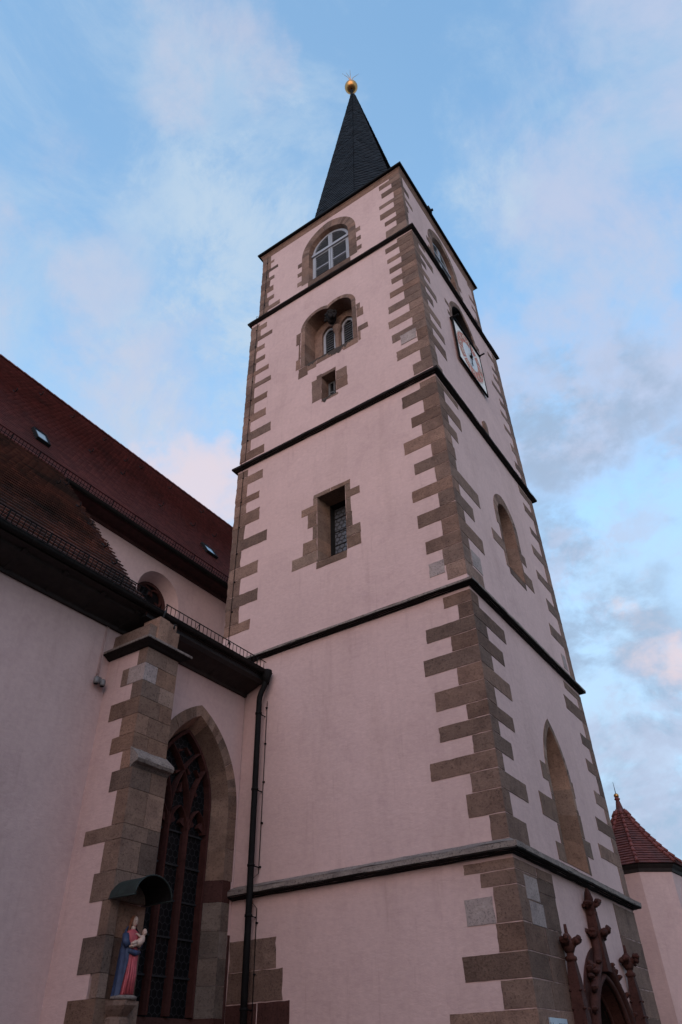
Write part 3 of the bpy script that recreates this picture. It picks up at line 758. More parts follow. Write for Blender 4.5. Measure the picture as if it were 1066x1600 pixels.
def twin_window():
    F = FA(4); mb = MB(); lp = TWIN
    # surround: outer outline follows the opening at about 16 cm
    out = []
    for i, (u, z) in enumerate(lp):
        if i == 0 or i == len(lp)-1: out.append((u+(-.17 if i == 0 else .17), z)); continue
        a, b = lp[i-1], lp[i+1]; t = (b[0]-a[0], b[1]-a[1]); l = math.hypot(*t); n = (-t[1]/l, t[0]/l)
        k = .155
        if abs(u+3.47) < .03: k = .10
        out.append((u+n[0]*k, z+n[1]*k))
    ring_blocks(mb, F, lp, out, 13, -PR, .05)
    for a, b, z0, z1 in ((-4.79, -4.6, 21.34, 21.94), (-4.68, -4.6, 20.56, 21.33), (-4.79, -4.6, 20.06, 20.55), (-4.67, -4.30, 19.56, 20.03), (-4.30, -3.95, 19.72, 20.04), (-3.95, -3.2, 19.82, 20.04),
                         (-2.33, -2.18, 21.44, 21.72), (-2.33, -2.07, 21.02, 21.43), (-2.33, -1.94, 20.27, 20.52), (-2.33, -2.22, 19.85, 20.26), (-2.9, -2.34, 19.78, 20.04), (-3.2, -2.9, 19.85, 20.04)):
        mb.plate(F, a+.003, b-.003, z0+.003, z1-.003, -PR, .05, .012)
    # deep recess
    D = .5
    inn = [((u+3.463)*.93-3.463, (z-21)*.97+21 if z > 21 else z) for u, z in lp]
    reveal(mb, F, lp, inn, -PR, D, 17)
    mb.poly([F(-4.42, 20.05, -PR), F(-2.505, 20.05, -PR), F(-2.57, 20.40, D), F(-4.36, 20.40, D)])
    l1 = arch(-3.79, .27, 20.42, 21.84, .37, 6); l2 = arch(-3.04, .27, 20.42, 21.84, .37, 6)
    wallface(mb, F, [(-4.46, 20.3), (-2.46, 20.3), (-2.46, 22.8), (-4.46, 22.8)], [l1, l2], D)
    for l in (l1, l2):
        c = (l[0][0]+l[-1][0])/2
        reveal(mb, F, l, l, D, D+.25, 5)
    w = mb.build('twin_window', 'stone', tower)
    # carved column between the lights, its capital and the hanging boss
    mb = MB(); c = Vector(F(-3.41, 0, D-.02))
    mb.lathe((c.x, c.y, 0), [(.14, 20.45), (.14, 20.55), (.11, 20.6), (.085, 20.66), (.08, 21.1), (.09, 21.16), (.08, 21.22), (.08, 21.5), (.10, 21.55), (.15, 21.7), (.17, 21.78), (.17, 21.84)], 16)
    mb.build('column', 'stone', w)
    mb = MB(); c = Vector(F(-3.47, 0, .1))
    mb.lathe((c.x, c.y+.12, 0), [(.05, 21.84), (.12, 21.92), (.16, 22.04), (.18, 22.16), (.17, 22.3), (.16, 22.42)], 14)
    for i in range(26):
        a = random.uniform(0, 2*pi); h = random.uniform(21.95, 22.34)
        k_ = random.uniform(.5, 1.1); mb.blob((c.x+.19*cos(a), c.y+.1-.17*abs(sin(a)), h), .06*k_, .05, .085*k_, 7, 5, .3)
    mb.build('carved_boss', 'black', w)
    for uc in (-3.79, -3.04):
        fr = MB(); d = D+.08
        o2 = arch(uc, .268, 20.42, 21.84, .368, 6); i2 = arch(uc, .175, 20.42, 21.84, .25, 6)
        ring_blocks(fr, F, i2, o2, 1, d, d+.05, 0); fr.plate(F, uc-.176, uc+.176, 20.86, 20.94, d, d+.05)
        sh = fr.build('shutter', 'white', w)
        lv = MB(); louvre(lv, F, uc-.18, uc+.18, 20.46, 21.95, d+.012, .12, .03, .07)
        
        lv.build('louvres', 'slat', w)
        bk = MB(); bk.prism(F, arch(uc, .268, 20.42, 21.84, .368, 6), d+.10, d+.11); bk.build('backing', 'dark', w)
    stain(F, -4.38, -2.5, 20.045, .28, -PR-.004, w, -.13)
twin_window()
def slot_window():
    F = FA(4); mb = MB()
    for a, b, z0, z1 in ((-4.13, -3.755, 18.08, 19.08), (-3.755, -3.5, 17.92, 18.0), (-3.95, -3.74, 19.06, 19.22), (-3.74, -3.2, 19.055, 19.2), (-3.215, -2.79, 18.1, 18.55), (-3.215, -2.80, 18.56, 18.97), (-3.5, -3.14, 17.9, 17.995)):
        mb.plate(F, a+.003, b-.003, z0+.003, z1-.003, -PR, .05, .012)
    li = [(-3.70, 18.06), (-3.70, 19.0), (-3.27, 19.0), (-3.27, 18.06)]
    reveal(mb, F, SLOT+[SLOT[0]], li+[li[0]], -PR, .3, 4)
    w = mb.build('slot_window', 'stone', tower)
    g = MB(); g.prism(F, li, .38, .4); g.build('pane', 'glass', w)
    fr = MB()
    for a, b, z0, z1 in ((-3.72, -3.64, 18.03, 19.02), (-3.33, -3.25, 18.03, 19.02), (-3.64, -3.33, 18.03, 18.1), (-3.64, -3.33, 18.94, 19.02), (-3.51, -3.46, 18.1, 18.94), (-3.64, -3.33, 18.52, 18.56)):
        fr.plate(F, a, b, z0, z1, .31, .37)
    fr.build('window_frame', 'slat', w)
    stain(F, -3.74, -3.2, 17.985, .16, -PR-.004, w)
slot_window()
def slit_window():
    F = FA(3); mb = MB()
    for a, b, z0, z1 in ((-4.08, -3.5, 14.185, 14.32), (-3.5, -2.87, 14.185, 14.32), (-4.09, -3.955, 13.98, 14.183), (-4.48, -3.955, 13.72, 13.975), (-4.27, -3.955, 13.25, 13.715), (-4.10, -3.955, 12.83, 13.245),
                         (-4.42, -3.955, 12.42, 12.825), (-4.78, -3.955, 12.07, 12.415), (-3.035, -2.87, 13.96, 14.183), (-3.035, -2.585, 13.71, 13.955), (-3.035, -2.87, 13.22, 13.705), (-3.035, -2.85, 12.75, 13.215),
                         (-3.035, -2.61, 12.43, 12.745), (-3.035, -2.62, 12.08, 12.425), (-3.99, -3.05, 11.84, 12.045)):
        mb.plate(F, a+.003, b-.003, z0+.003, z1-.003, -PR, .05, .010)
    D = .48; li = [(-3.86, 12.45), (-3.86, 14.15), (-3.12, 14.15), (-3.12, 12.45)]
    # jamb stones
    zs = [12.05, 12.42, 12.83, 13.25, 13.72, 14.0, 14.18]
    for z0, z1 in zip(zs, zs[1:]):
        for uo, ui in ((-3.95, -3.86), (-3.04, -3.12)):
            mb.poly([F(uo, z0, -PR), F(uo, z1, -PR), F(ui, min(max(z1, 12.45), 14.15), D), F(ui, max(z0, 12.45 if z0 < 12.3 else z0), D)])
    mb.poly([F(-3.95, 14.18, -PR), F(-3.04, 14.18, -PR), F(-3.12, 14.15, D), F(-3.86, 14.15, D)])
    mb.poly([F(-3.95, 12.05, -PR), F(-3.04, 12.05, -PR), F(-3.12, 12.45, D), F(-3.86, 12.45, D)])
    w = mb.build('slit_window', 'sandy', tower)
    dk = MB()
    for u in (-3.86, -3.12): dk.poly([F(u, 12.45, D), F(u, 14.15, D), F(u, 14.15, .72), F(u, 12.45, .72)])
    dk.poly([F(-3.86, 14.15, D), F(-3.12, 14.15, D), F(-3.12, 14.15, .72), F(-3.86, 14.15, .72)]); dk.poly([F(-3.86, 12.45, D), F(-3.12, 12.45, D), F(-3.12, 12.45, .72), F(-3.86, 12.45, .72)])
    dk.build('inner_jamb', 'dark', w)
    g = MB(); g.poly([F(-3.86, 12.45, .70), F(-3.12, 12.45, .70), F(-3.12, 14.15, .70), F(-3.86, 14.15, .70)]); g.build('pane', 'glass2', w)
    ld = MB()
    hexlat(ld, F, -3.86, -3.12, 12.45, 14.15, .69, .15, .022)
    for z in (12.9, 13.35, 13.8): ld.plate(F, -3.86, -3.12, z, z+.02, .675, .69)
    ld.build('lead_lattice', 'lead', w)
def hexlat(mb, F, u0, u1, z0, z1, d, s, t, inside=None):
    """lead cames in a hexagon net: bars of width t on a plane at depth d"""
    h = s*sqrt(3)/2; r = 0; z = z0
    def bar(a, b):
        m = ((a[0]+b[0])/2, (a[1]+b[1])/2)
        if not (u0 <= m[0] <= u1 and z0 <= m[1] <= z1): return
        if inside and not inside(*m): return
        dx, dz = b[0]-a[0], b[1]-a[1]; l = math.hypot(dx, dz); n = (-dz/l*t/2, dx/l*t/2)
        mb.poly([F(a[0]+n[0], a[1]+n[1], d), F(b[0]+n[0], b[1]+n[1], d), F(b[0]-n[0], b[1]-n[1], d), F(a[0]-n[0], a[1]-n[1], d)])
    R = s*.577
    while z < z1+s:
        u = u0 + (s/2 if r % 2 else 0) - s
        while u < u1+s:
            v = [(u+R*cos(pi/6+k*pi/3), z+R*sin(pi/6+k*pi/3)) for k in range(6)]
            bar(v[0], v[1]); bar(v[1], v[2]); bar(v[5], v[0])
            u += s
        z += R*1.5; r += 1
slit_window()
def side_arches():
    # blind arched window, third stage
    F = FB(3); mb = MB()
    op = BLIND; out = arch(3.55, .79, 13.3, 13.78, .92); op2 = arch(3.55, .54, 13.3, 13.78, .57)
    ring_blocks(mb, F, op2, out, 9, -PR, .05)
    for a, b, z0, z1 in ((2.85, 3.005, 11.95, 12.4), (2.2, 3.005, 12.41, 12.76), (2.88, 3.005, 12.77, 13.29), (4.095, 4.3, 12.05, 12.4), (4.095, 4.75, 12.03, 12.45), (4.095, 4.56, 12.78, 13.12), (4.095, 4.2, 12.46, 12.77), (4.095, 4.34, 13.13, 13.29), (3.01, 4.09, 11.78, 11.99)):
        mb.plate(F, a+.003, b-.003, z0+.003, z1-.003, -PR-.0005*z0*.1, .05, .008)
    inn = arch(3.55, .36, 12.35, 13.78, .42)
    inn[0] = (3.55-.36, 12.3); inn[-1] = (3.55+.36, 12.3)
    reveal(mb, F, op, inn, -PR, .5, 9)
    mb.poly([F(3.01, 12.0, -PR), F(4.09, 12.0, -PR), F(3.91, 12.3, .5), F(3.19, 12.3, .5)])
    w = mb.build('arched_window', 'stone', tower)
    g = MB(); g.prism(F, inn, .5, .52); g.build('pane', 'glass', w)
    # tall pointed window, second stage
    F = FB(2); mb = MB()
    op = LANC; op2 = arch(3.48, .65, 6.2, 6.55, 1.30); out = arch(3.48, .79, 6.2, 6.55, 1.48)
    ring_blocks(mb, F, op2, out, 11, -PR, .05)
    for a, b, z0, z1 in ((2.69, 2.825, 6.06, 6.19), (2.38, 2.69, 6.42, 6.78), (1.93, 2.825, 5.6, 6.05), (2.69, 2.825, 5.22, 5.59), (2.38, 2.825, 4.87, 5.21), (4.135, 4.3, 6.1, 6.19), (4.29, 4.33, 6.45, 6.8), (4.135, 4.36, 5.6, 6.09), (4.135, 4.67, 5.25, 5.59), (4.135, 4.28, 4.87, 5.24)):
        mb.plate(F, a+.003, b-.003, z0+.003, z1-.003, -PR, .05, .008)
    inn = arch(3.48, .40, 5.2, 6.55, .95)
    reveal(mb, F, op, inn, -PR, .55, 11)
    mb.poly([F(2.83, 4.88, -PR), F(4.13, 4.88, -PR), F(3.88, 5.2, .55), F(3.08, 5.2, .55)])
    w = mb.build('lancet_window', 'sandy', tower)
    g = MB(); g.prism(F, inn, .55, .57); g.build('pane', 'glass', w)
    lb = MB(); lb.tube([F(3.10, 5.1, .35), F(3.10, 6.6, .35)], .012, 6); lb.build('glazing_bar', 'iron', w)
    # arched recess behind the clock, fourth stage
    F = FB(4); mb = MB(); op = CLK; out = arch(3.40, 1.10, 20.3, 22.1, 1.52)
    ring_blocks(mb, F, op, out, 13, -PR, .05)
    for a, b, z0, z1 in ((2.02, 2.3, 22.35, 22.55), (2.1, 2.3, 21.8, 22.0), (4.5, 4.72, 22.3, 22.55)): mb.plate(F, a, b, z0, z1, -PR, .05, .01)
    w = mb.build('arched_recess', 'stone', tower); mb = MB()
    reveal(mb, F, op, arch(3.4, .82, 20.3, 22.1, 1.15), -PR+.03, .55, 11); mb.build('inner_jamb', 'black', w)  # the recess's shade is painted in as a near-black jamb
    g = MB(); louvre(g, F, 2.6, 4.2, 20.3, 23.2, .5, .11, .02, .06); g.prism(F, arch(3.4, .84, 20.3, 22.1, 1.17), .57, .6); g.build('louvres', 'dark', w)
    # little stone hood standing on the second string course
    mb = MB(); F = FB(4); mb.prism(F, arch(3.46, .16, 16.9, 17.52, .2, 6), -.05, .05); mb.prism(F, arch(3.46, .10, 16.9, 17.50, .14, 6), -.07, -.052)
    mb.build('vent', 'stone', tower)
side_arches()

added_blocker_houses()
# ------------------------------------------------------------------ portal in the foot of the tower (part of it)
def portal():
    F = FB(1); uc = 3.35; mb = MB()
    # red painted panel behind the gable and stepped mouldings round the door
    pan_o = arch(uc, 1.28, 0.0, 2.0, 1.52); pan_i = arch(uc, .925, 0.0, 1.9, 1.105)
    ring_blocks(mb, F, pan_i, pan_o, 17, -.035, .05)
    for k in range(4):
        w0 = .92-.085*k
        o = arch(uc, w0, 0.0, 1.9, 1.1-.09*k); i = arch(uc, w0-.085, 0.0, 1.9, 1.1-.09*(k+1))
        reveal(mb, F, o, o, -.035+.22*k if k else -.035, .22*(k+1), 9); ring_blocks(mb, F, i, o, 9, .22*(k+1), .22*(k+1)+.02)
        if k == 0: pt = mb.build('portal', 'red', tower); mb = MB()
    mb.build('inner_orders', 'black', pt)  # deep inner orders coloured black for the shade inside the doorway
    md = MB()
    for w0, dz, d, r in ((.95, 1.14, -.09, .05), (.84, 1.0, .16, .03), (.755, .91, .38, .025)):
        path = [F(u, z, d) for u, z in arch(uc, w0, 0.0, 1.9, dz, 12)]
        md.tube(path, r, 8)
    md.build('moulding', 'red', pt)
    # ogee gable: two crocketed ribs sweeping up into the central shaft
    og = MB()
    for sg in (-1, 1):
        pts = [(1.16, 1.75), (1.13, 2.1), (1.0, 2.45), (.78, 2.78), (.5, 3.03), (.27, 3.2), (.14, 3.42), (.09, 3.7)]
        og.tube([F(uc+sg*u, z, -.10) for u, z in pts], [.085]*6+[.075, .06], 8)
    og.build('ogee_rib', 'red', pt)
    def leaf(mb, base, out, size, up=Vector((0, 0, 1))):
        """curled gothic leaf growing from base along out"""
        base, out = Vector(base), Vector(out).normalized(); side = out.cross(up).normalized(); rings = []
        for k in range(7):
            t = k/6; p = base + out*size*(.95*t) + up*size*(.75*t-.45*t*t*t); w = size*(.26+.26*t)*(1 if t < 1 else .7); th = size*(.26+.10*sin(pi*t))*(1 if t < 1 else .7)
            tn = (out*.95+up*(.75-1.35*t*t)).normalized(); nn = side.cross(tn)
            rings.append([p+side*w*cos(2*pi*q/10)*(1+.18*cos(5*2*pi*q/10+k))+nn*th*sin(2*pi*q/10) for q in range(10)])
        mb.loft(rings)
    def fleuron(mb, c, z, r, n=4, rot=0.0):
        for k in range(n):
            a = rot+k*2*pi/n; d = Vector((cos(a), sin(a), 0)); leaf(mb, Vector((c.x, c.y, z))+d*r*.25, d, r*.85)
            for q in range(4): mb.blob(Vector((c.x, c.y, z+r*random.uniform(.05, .55)))+d*r*random.uniform(.75, 1.1)+d.cross(Vector((0, 0, 1)))*r*random.uniform(-.45, .45), r*.24, r*.24, r*.22, 7, 5, .35)
        mb.lathe((c.x, c.y, 0), [(r*.35, z-r*.5), (r*.55, z-r*.1), (r*.5, z+r*.25), (r*.3, z+r*.45)], 8)
    sh = MB(); c = Vector(F(uc, 0, -.10))
    sh.loft([[c+Vector((x*w, y*w, z)) for x, y in ((-1, -1), (1, -1), (1, 1), (-1, 1))] for w, z in ((.12, 3.10), (.105, 3.5), (.09, 3.9), (.075, 4.2))], True, False)
    sh.lathe((c.x, c.y, 0), [(.08, 4.0), (.11, 4.03), (.11, 4.07), (.08, 4.1)], 10)
    fleuron(sh, c, 3.66, .24); fleuron(sh, c, 4.16, .19); sh.lathe((c.x, c.y, 0), [(.07, 4.2), (.09, 4.3), (.06, 4.42), (.02, 4.5)], 8)
    sh.build('finial', 'red', pt)
    # crockets crawling up the ribs
    for sg in (-1, 1):
        dr_ = Vector(F(uc+sg, 0, 0))-Vector(F(uc, 0, 0))
        for u, z, sz in ((1.20, 2.05, .10), (1.10, 2.42, .11), (.90, 2.72, .12), (.62, 2.98, .12), (.34, 3.16, .11)):
            ck = MB(); b_ = Vector(F(uc+sg*u, z+.03, -.13))
            leaf(ck, b_, dr_+Vector((.5, 0, .2)), sz); leaf(ck, b_, dr_*.3+Vector((.8, 0, .3)), sz*.8)
            ck.build('crocket', 'red', pt)
        ck = MB()      # leaf tuft in the spandrel
        for q in range(7):
            a = q*2*pi/7; leaf(ck, F(uc+sg*.66+.07*cos(a), 3.0+.07*sin(a), -.04), Vector((.7, cos(a), sin(a)*.9)), .14)
        ck.build('leaf_tuft', 'red', pt)
    # flanking pinnacles
    for u in (1.60, 5.00):
        p = MB(); c = Vector(F(u, 0, -.12)); dz = -.12
        p.loft([[c+Vector((x*w, y*w, z)) for x, y in ((-1, -1), (1, -1), (1, 1), (-1, 1))] for w, z in ((.14, 0), (.14, 1.7), (.16, 1.72), (.16, 1.8), (.125, 1.84), (.105, 2.3), (.085, 2.9), (.06, 3.28+dz))], True, False)
        p.lathe((c.x, c.y, 0), [(.06, 3.24+dz), (.10, 3.27+dz), (.10, 3.31+dz), (.06, 3.34+dz), (.065, 3.45+dz), (.075, 3.6+dz), (.04, 3.66+dz)], 12)
        fleuron(p, c, 3.48+dz, .21); p.tube([(c.x, c.y, 3.55+dz), (c.x, c.y, 3.80+dz)], [.04, .025], 8)
        for k, z in enumerate((1.95, 2.2, 2.45, 2.7)):
            for a in range(4):
                an = a*pi/2+pi/4; d = Vector((cos(an), sin(an), 0)); leaf(p, c+d*(.13-.016*k)+Vector((0, 0, z)), d, .065)
        p.build('pinnacle', 'red', pt)
    dr = MB(); dr.prism(F, arch(uc, .60, 0.0, 1.9, .75), .9, .94)
    for k in range(-3, 4): dr.plate(F, uc+k*.165-.072, uc+k*.165+.072, .05, 2.3-abs(k)*.12, .885, .9)
    dr.build('door', 'wood', pt)
portal()

# ------------------------------------------------------------------ nave
XN, XC = -6.1, -10.45
Y0, Y1 = -30.0, 40.0
nave = thing('church_nave', 'pink plastered nave with steep red tiled roof and low aisle beside the tower', 'church', (-10, -8, 0))
FN = lambda u, z, d: (XN-d, u, z)
FC = lambda u, z, d: (XC-d, u, z)
GC = -1.44
GOTH = arch(GC, 1.09, 2.45, 6.25, 1.77, 14)
def circ(uc, zc, r, n=40): return [(uc+r*cos(2*pi*i/n), zc+r*sin(2*pi*i/n)) for i in range(n)]
OC = (.52, 13.62, .88)
def nave_walls():
    mb = MB()
    wallface(mb, FN, [(Y0, 0), (-.03, 0), (-.03, 9.05), (Y0, 9.05)], [GOTH])
    mb.poly([(XN, Y0, 0), (XC, Y0, 0), (XC, Y0, 14), (XN, Y0, 9.05)])
    # gable end of the aisle roof above the low lead flat
    mb.poly([(-5.5, -3.93, 9.25), (XC, -3.93, 9.25), (XC, -3.93, 15.4), (-10.0, -3.93, 15.2)])
    mb.build('wall', 'plaster', nave)
    mb = MB()
    wallface(mb, FC, [(Y0, 8.5), (Y1, 8.5), (Y1, 15.12), (Y0, 15.12)], [circ(*OC)])
    mb.poly([(XC, Y1, 0), (-21.4, Y1, 0), (-21.4, Y1, 15.1), (XC, Y1, 15.1)]); mb.poly([(XC, Y1, 0), (XC, Y1, 8.5), (XC, 7, 8.5), (XC, 7, 0)])
    mb.poly([(-21.4, Y0, 0), (-21.4, Y1, 0), (-21.4, Y1, 15.1), (-21.4, Y0, 15.1)])
    mb.poly([(XC, Y1, 15.1), (-21.4, Y1, 15.1), (-15.9, Y1, 24.0)]); mb.poly([(XC, Y0, 15.1), (-21.4, Y0, 15.1), (-15.9, Y0, 24.0)])
    mb.build('clerestory_wall', 'plaster', nave)
nave_walls()
EX, EZ = -5.42, 9.34           # aisle eave
MX, MZ = -9.95, 15.13          # main eave
def slope_frame(x, z, m):
    V = Vector((-1, 0, m)).normalized(); Nn = Vector((m, 0, 1)).normalized(); return (x, 0, z), (0, 1, 0), V, Nn
AEX, MEX = .22, .20
def roofs():
    # aisle roof
    m1 = 1.287; O, U, V, Nn = slope_frame(EX, EZ, m1); LA = 4.62*sqrt(1+m1*m1)
    mb = MB(); tiles(mb, O, U, V, Nn, -17.0, -3.93, 0, LA, .18, AEX, None, .034, .003)
    a = mb.build('aisle_roof', 'tile_old', nave, fixn=False)
    mb = MB(); mb.poly([(EX-.02, Y0, EZ-.03), (EX-.02, -3.93, EZ-.03), (EX-4.62, -3.93, EZ-.03+m1*4.6), (EX-4.62, Y0, EZ-.03+m1*4.6)])
    mb.poly([(EX, -3.93, EZ-.02), (EX-4.62, -3.93, EZ+m1*4.62-.02), (EX-4.62, -3.93, EZ+m1*4.62-.2), (EX, -3.93, EZ-.2)])
    mb.build('roof_deck', 'tile_old', a)
    # main roof
    m2 = 1.5; O, U, V, Nn = slope_frame(MX, MZ, m2); LM = 5.92*sqrt(1+m2*m2)
    mb = MB(); tiles(mb, O, U, V, Nn, -14.5, 14.0, 0, LM, .19, MEX, lambda u, v: not (u > 12.5 and v < 4), .026, .003)
    r = mb.build('main_roof', 'tile', nave, fixn=False)
    mb = MB(); xr, zr = MX-5.92, MZ+5.92*m2
    mb.poly([(MX, Y0, MZ-.03), (MX, Y1, MZ-.03), (xr, Y1, zr-.03), (xr, Y0, zr-.03)]); mb.poly([(xr, Y0, zr-.03), (xr, Y1, zr-.03), (2*xr-MX, Y1, MZ-.03), (2*xr-MX, Y0, MZ-.03)])
    mb.build('roof_deck', 'tile', r)
    mb = MB(); y = -15.0
    while y < 14:
        rr = .13; pts = []
        for yy, k in ((y, 1.0), (y+.40, .88)):
            pts.append([(xr+rr*k*cos(a_), yy, zr-.02+rr*k*sin(a_)+.02) for a_ in [pi*i/8 for i in range(9)]])
        mb.loft(pts, False, True, False); y += .36
    mb.build('ridge_tiles', 'tile', r)
    # low lead flat between aisle gable and tower
    mb = MB(); mb.box((XC-.2, -3.92, 9.15), (EX-.03, 6.9, 9.33)); mb.poly([(EX-.05, -3.92, 9.335), (EX-.05, -.03, 9.335), (XC, -.03, 10.4), (XC, -3.92, 10.4)])
    mb.build('flat_roof', 'lead', nave)
    # soffits
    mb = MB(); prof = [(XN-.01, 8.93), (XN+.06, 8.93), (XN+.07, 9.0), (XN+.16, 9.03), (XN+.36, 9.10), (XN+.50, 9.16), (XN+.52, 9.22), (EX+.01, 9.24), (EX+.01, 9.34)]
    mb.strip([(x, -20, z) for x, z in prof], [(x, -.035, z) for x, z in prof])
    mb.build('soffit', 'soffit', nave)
    y = -14.0
    while y < -.3:
        mb = MB(); mb.hexa([(XN+.05, y, 8.97), (XN+.05, y+.09, 8.97), (EX-.10, y+.09, 9.19), (EX-.10, y, 9.19), (XN+.05, y, 9.08), (XN+.05, y+.09, 9.08), (EX-.10, y+.09, 9.24), (EX-.10, y, 9.24)]); y += .9
        mb.build('rafter_end', 'soffit', nave)
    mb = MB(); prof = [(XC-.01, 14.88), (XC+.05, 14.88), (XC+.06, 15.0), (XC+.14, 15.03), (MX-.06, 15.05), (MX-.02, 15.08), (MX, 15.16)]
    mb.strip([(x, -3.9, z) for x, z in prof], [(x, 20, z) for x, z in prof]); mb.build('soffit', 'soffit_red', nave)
    # gutters
    def gutter(x, z, y0, y1, r=.075):
        mb = MB(); prof = [(x+r*cos(a_), z+r*sin(a_)) for a_ in [pi+pi*i/8 for i in range(9)]]
        prof += [(x+r*.9, z+.005)]; mb.strip([(px, y0, pz) for px, pz in prof], [(px, y1, pz) for px, pz in prof], False, True)
        for yy in (y0, y1): mb.poly([(px, yy, pz) for px, pz in prof[:-1]])
        mb.tube([(x+r, y0, z), (x+r, y1, z)], .012, 6)
        y = y0+.4
        while y < y1: mb.tube([(x+r*cos(a_)*1.08, y, z+r*sin(a_)*1.08) for a_ in [pi+pi*i/6 for i in range(7)]], .008, 5); y += .9
        return mb.build('gutter', 'gutter', nave)
    gutter(EX+.085, EZ-.02, -18, -.05); gutter(MX+.08, MZ-.02, -3.92, 14)
    # snow guards: little ladder fences standing on the tiles
    def guard(x, z, m, up, y0, y1, h, lean, step=.115):
        V = Vector((-1, 0, m)).normalized(); b = Vector((x, 0, z)) + V*up; tp = Vector((lean, 0, 1)).normalized()
        mb = MB(); Nn = Vector((m, 0, 1)).normalized(); b = b + Nn*.03
        for k in (0, .5, 1.0):
            if k == .5 and step > .12: continue
            mb.tube([b+tp*(h*k)+Vector((0, y0, 0)), b+tp*(h*k)+Vector((0, y1, 0))], .012 if k != .5 else .009, 5)
        y = y0+.02; i = 0
        while y < y1:
            w = .018 if i % 8 == 0 else .010
            mb.tube([b+Vector((0, y, 0))-tp*.02, b+tp*(h+.01)+Vector((0, y, 0))], w, 4)
            if i % 8 == 0: mb.tube([b+tp*h+Vector((0, y, 0)), b+V*.25+Vector((0, y, 0))], .008, 4)
            y += step; i += 1
        return mb.build('snow_guard', 'iron', nave)
    guard(EX, EZ, 1.287, .16, -17, -3.95, .24, .35, .11)
    guard(MX, MZ, 1.5, .16, -14.5, 13, .24, .35, .11)
    guard(EX-.01, 9.35, .01, .0, -3.45, -.10, .26, .02, .125)
    # roof hooks on the tiles
    for (px, py) in ((-12.9, -1.55), (-12.92, -.03), (-12.48, 1.63), (-12.77, 3.63), (-14.9, -3.0), (-14.9, -1.5), (-15.0, .2), (-14.9, 2.2), (-15.0, 4.0), (-14.9, 6.0), (-13.4, -4.6), (-14.4, 1.0), (-13.2, 5.3)):
        z = MZ + (MX-px)*1.5+.03; mb = MB(); o = Vector((px, py, z)); Vv = Vector((-1, 0, 1.5)).normalized(); Nn = Vector((1.5, 0, 1)).normalized()
        mb.tube([o+Vv*.25+Nn*.02, o+Nn*.03, o-Vv*.08+Nn*.12, o+Vv*.02+Nn*.20], [.016, .02, .02, .014], 6); mb.build('roof_hook', 'iron', r)
    for (px, py) in ((-6.3, -4.35), (-6.9, -4.25), (-7.6, -4.3), (-8.3, -4.3), (-9.0, -4.6), (-9.3, -4.2)):
        z = EZ + (EX-px)*1.287+.03; mb = MB(); o = Vector((px, py, z)); Vv = Vector((-1, 0, 1.287)).normalized(); Nn = Vector((1.287, 0, 1)).normalized()
        mb.tube([o+Vv*.2+Nn*.02, o+Nn*.03, o-Vv*.08+Nn*.10, o+Vv*.02+Nn*.16], [.016, .018, .018, .012], 6); mb.build('roof_hook', 'iron', a)
    # skylights
    for (ya, yb, x0, x1) in ((-4.5, -4.02, -11.12, -11.6), (3.14, 3.72, -11.32, -11.7)):
        Vv = Vector((-1, 0, 1.5)).normalized(); Nn = Vector((1.5, 0, 1)).normalized()
        def P(x, y, h): return Vector((x, y, MZ+(MX-x)*1.5)) + Nn*h
        mb = MB(); t = .05
        for (xa, xb, yc, yd) in ((x0, x0-.05, ya, yb), (x1+.05, x1, ya, yb), (x0-.05, x1+.05, ya, ya+t), (x0-.05, x1+.05, yb-t, yb)):
            mb.hexa([P(xa, yc, .14), P(xa, yd, .14), P(xb, yd, .14), P(xb, yc, .14), P(xa, yc, 0), P(xa, yd, 0), P(xb, yd, 0), P(xb, yc, 0)])
        s = mb.build('skylight', 'iron', nave)
        g = MB(); g.poly([P(x0-.05, ya+t, .12), P(x0-.05, yb-t, .12), P(x1+.05, yb-t, .12), P(x1+.05, ya+t, .12)]); g.build('pane', 'skyglass', s)
roofs()
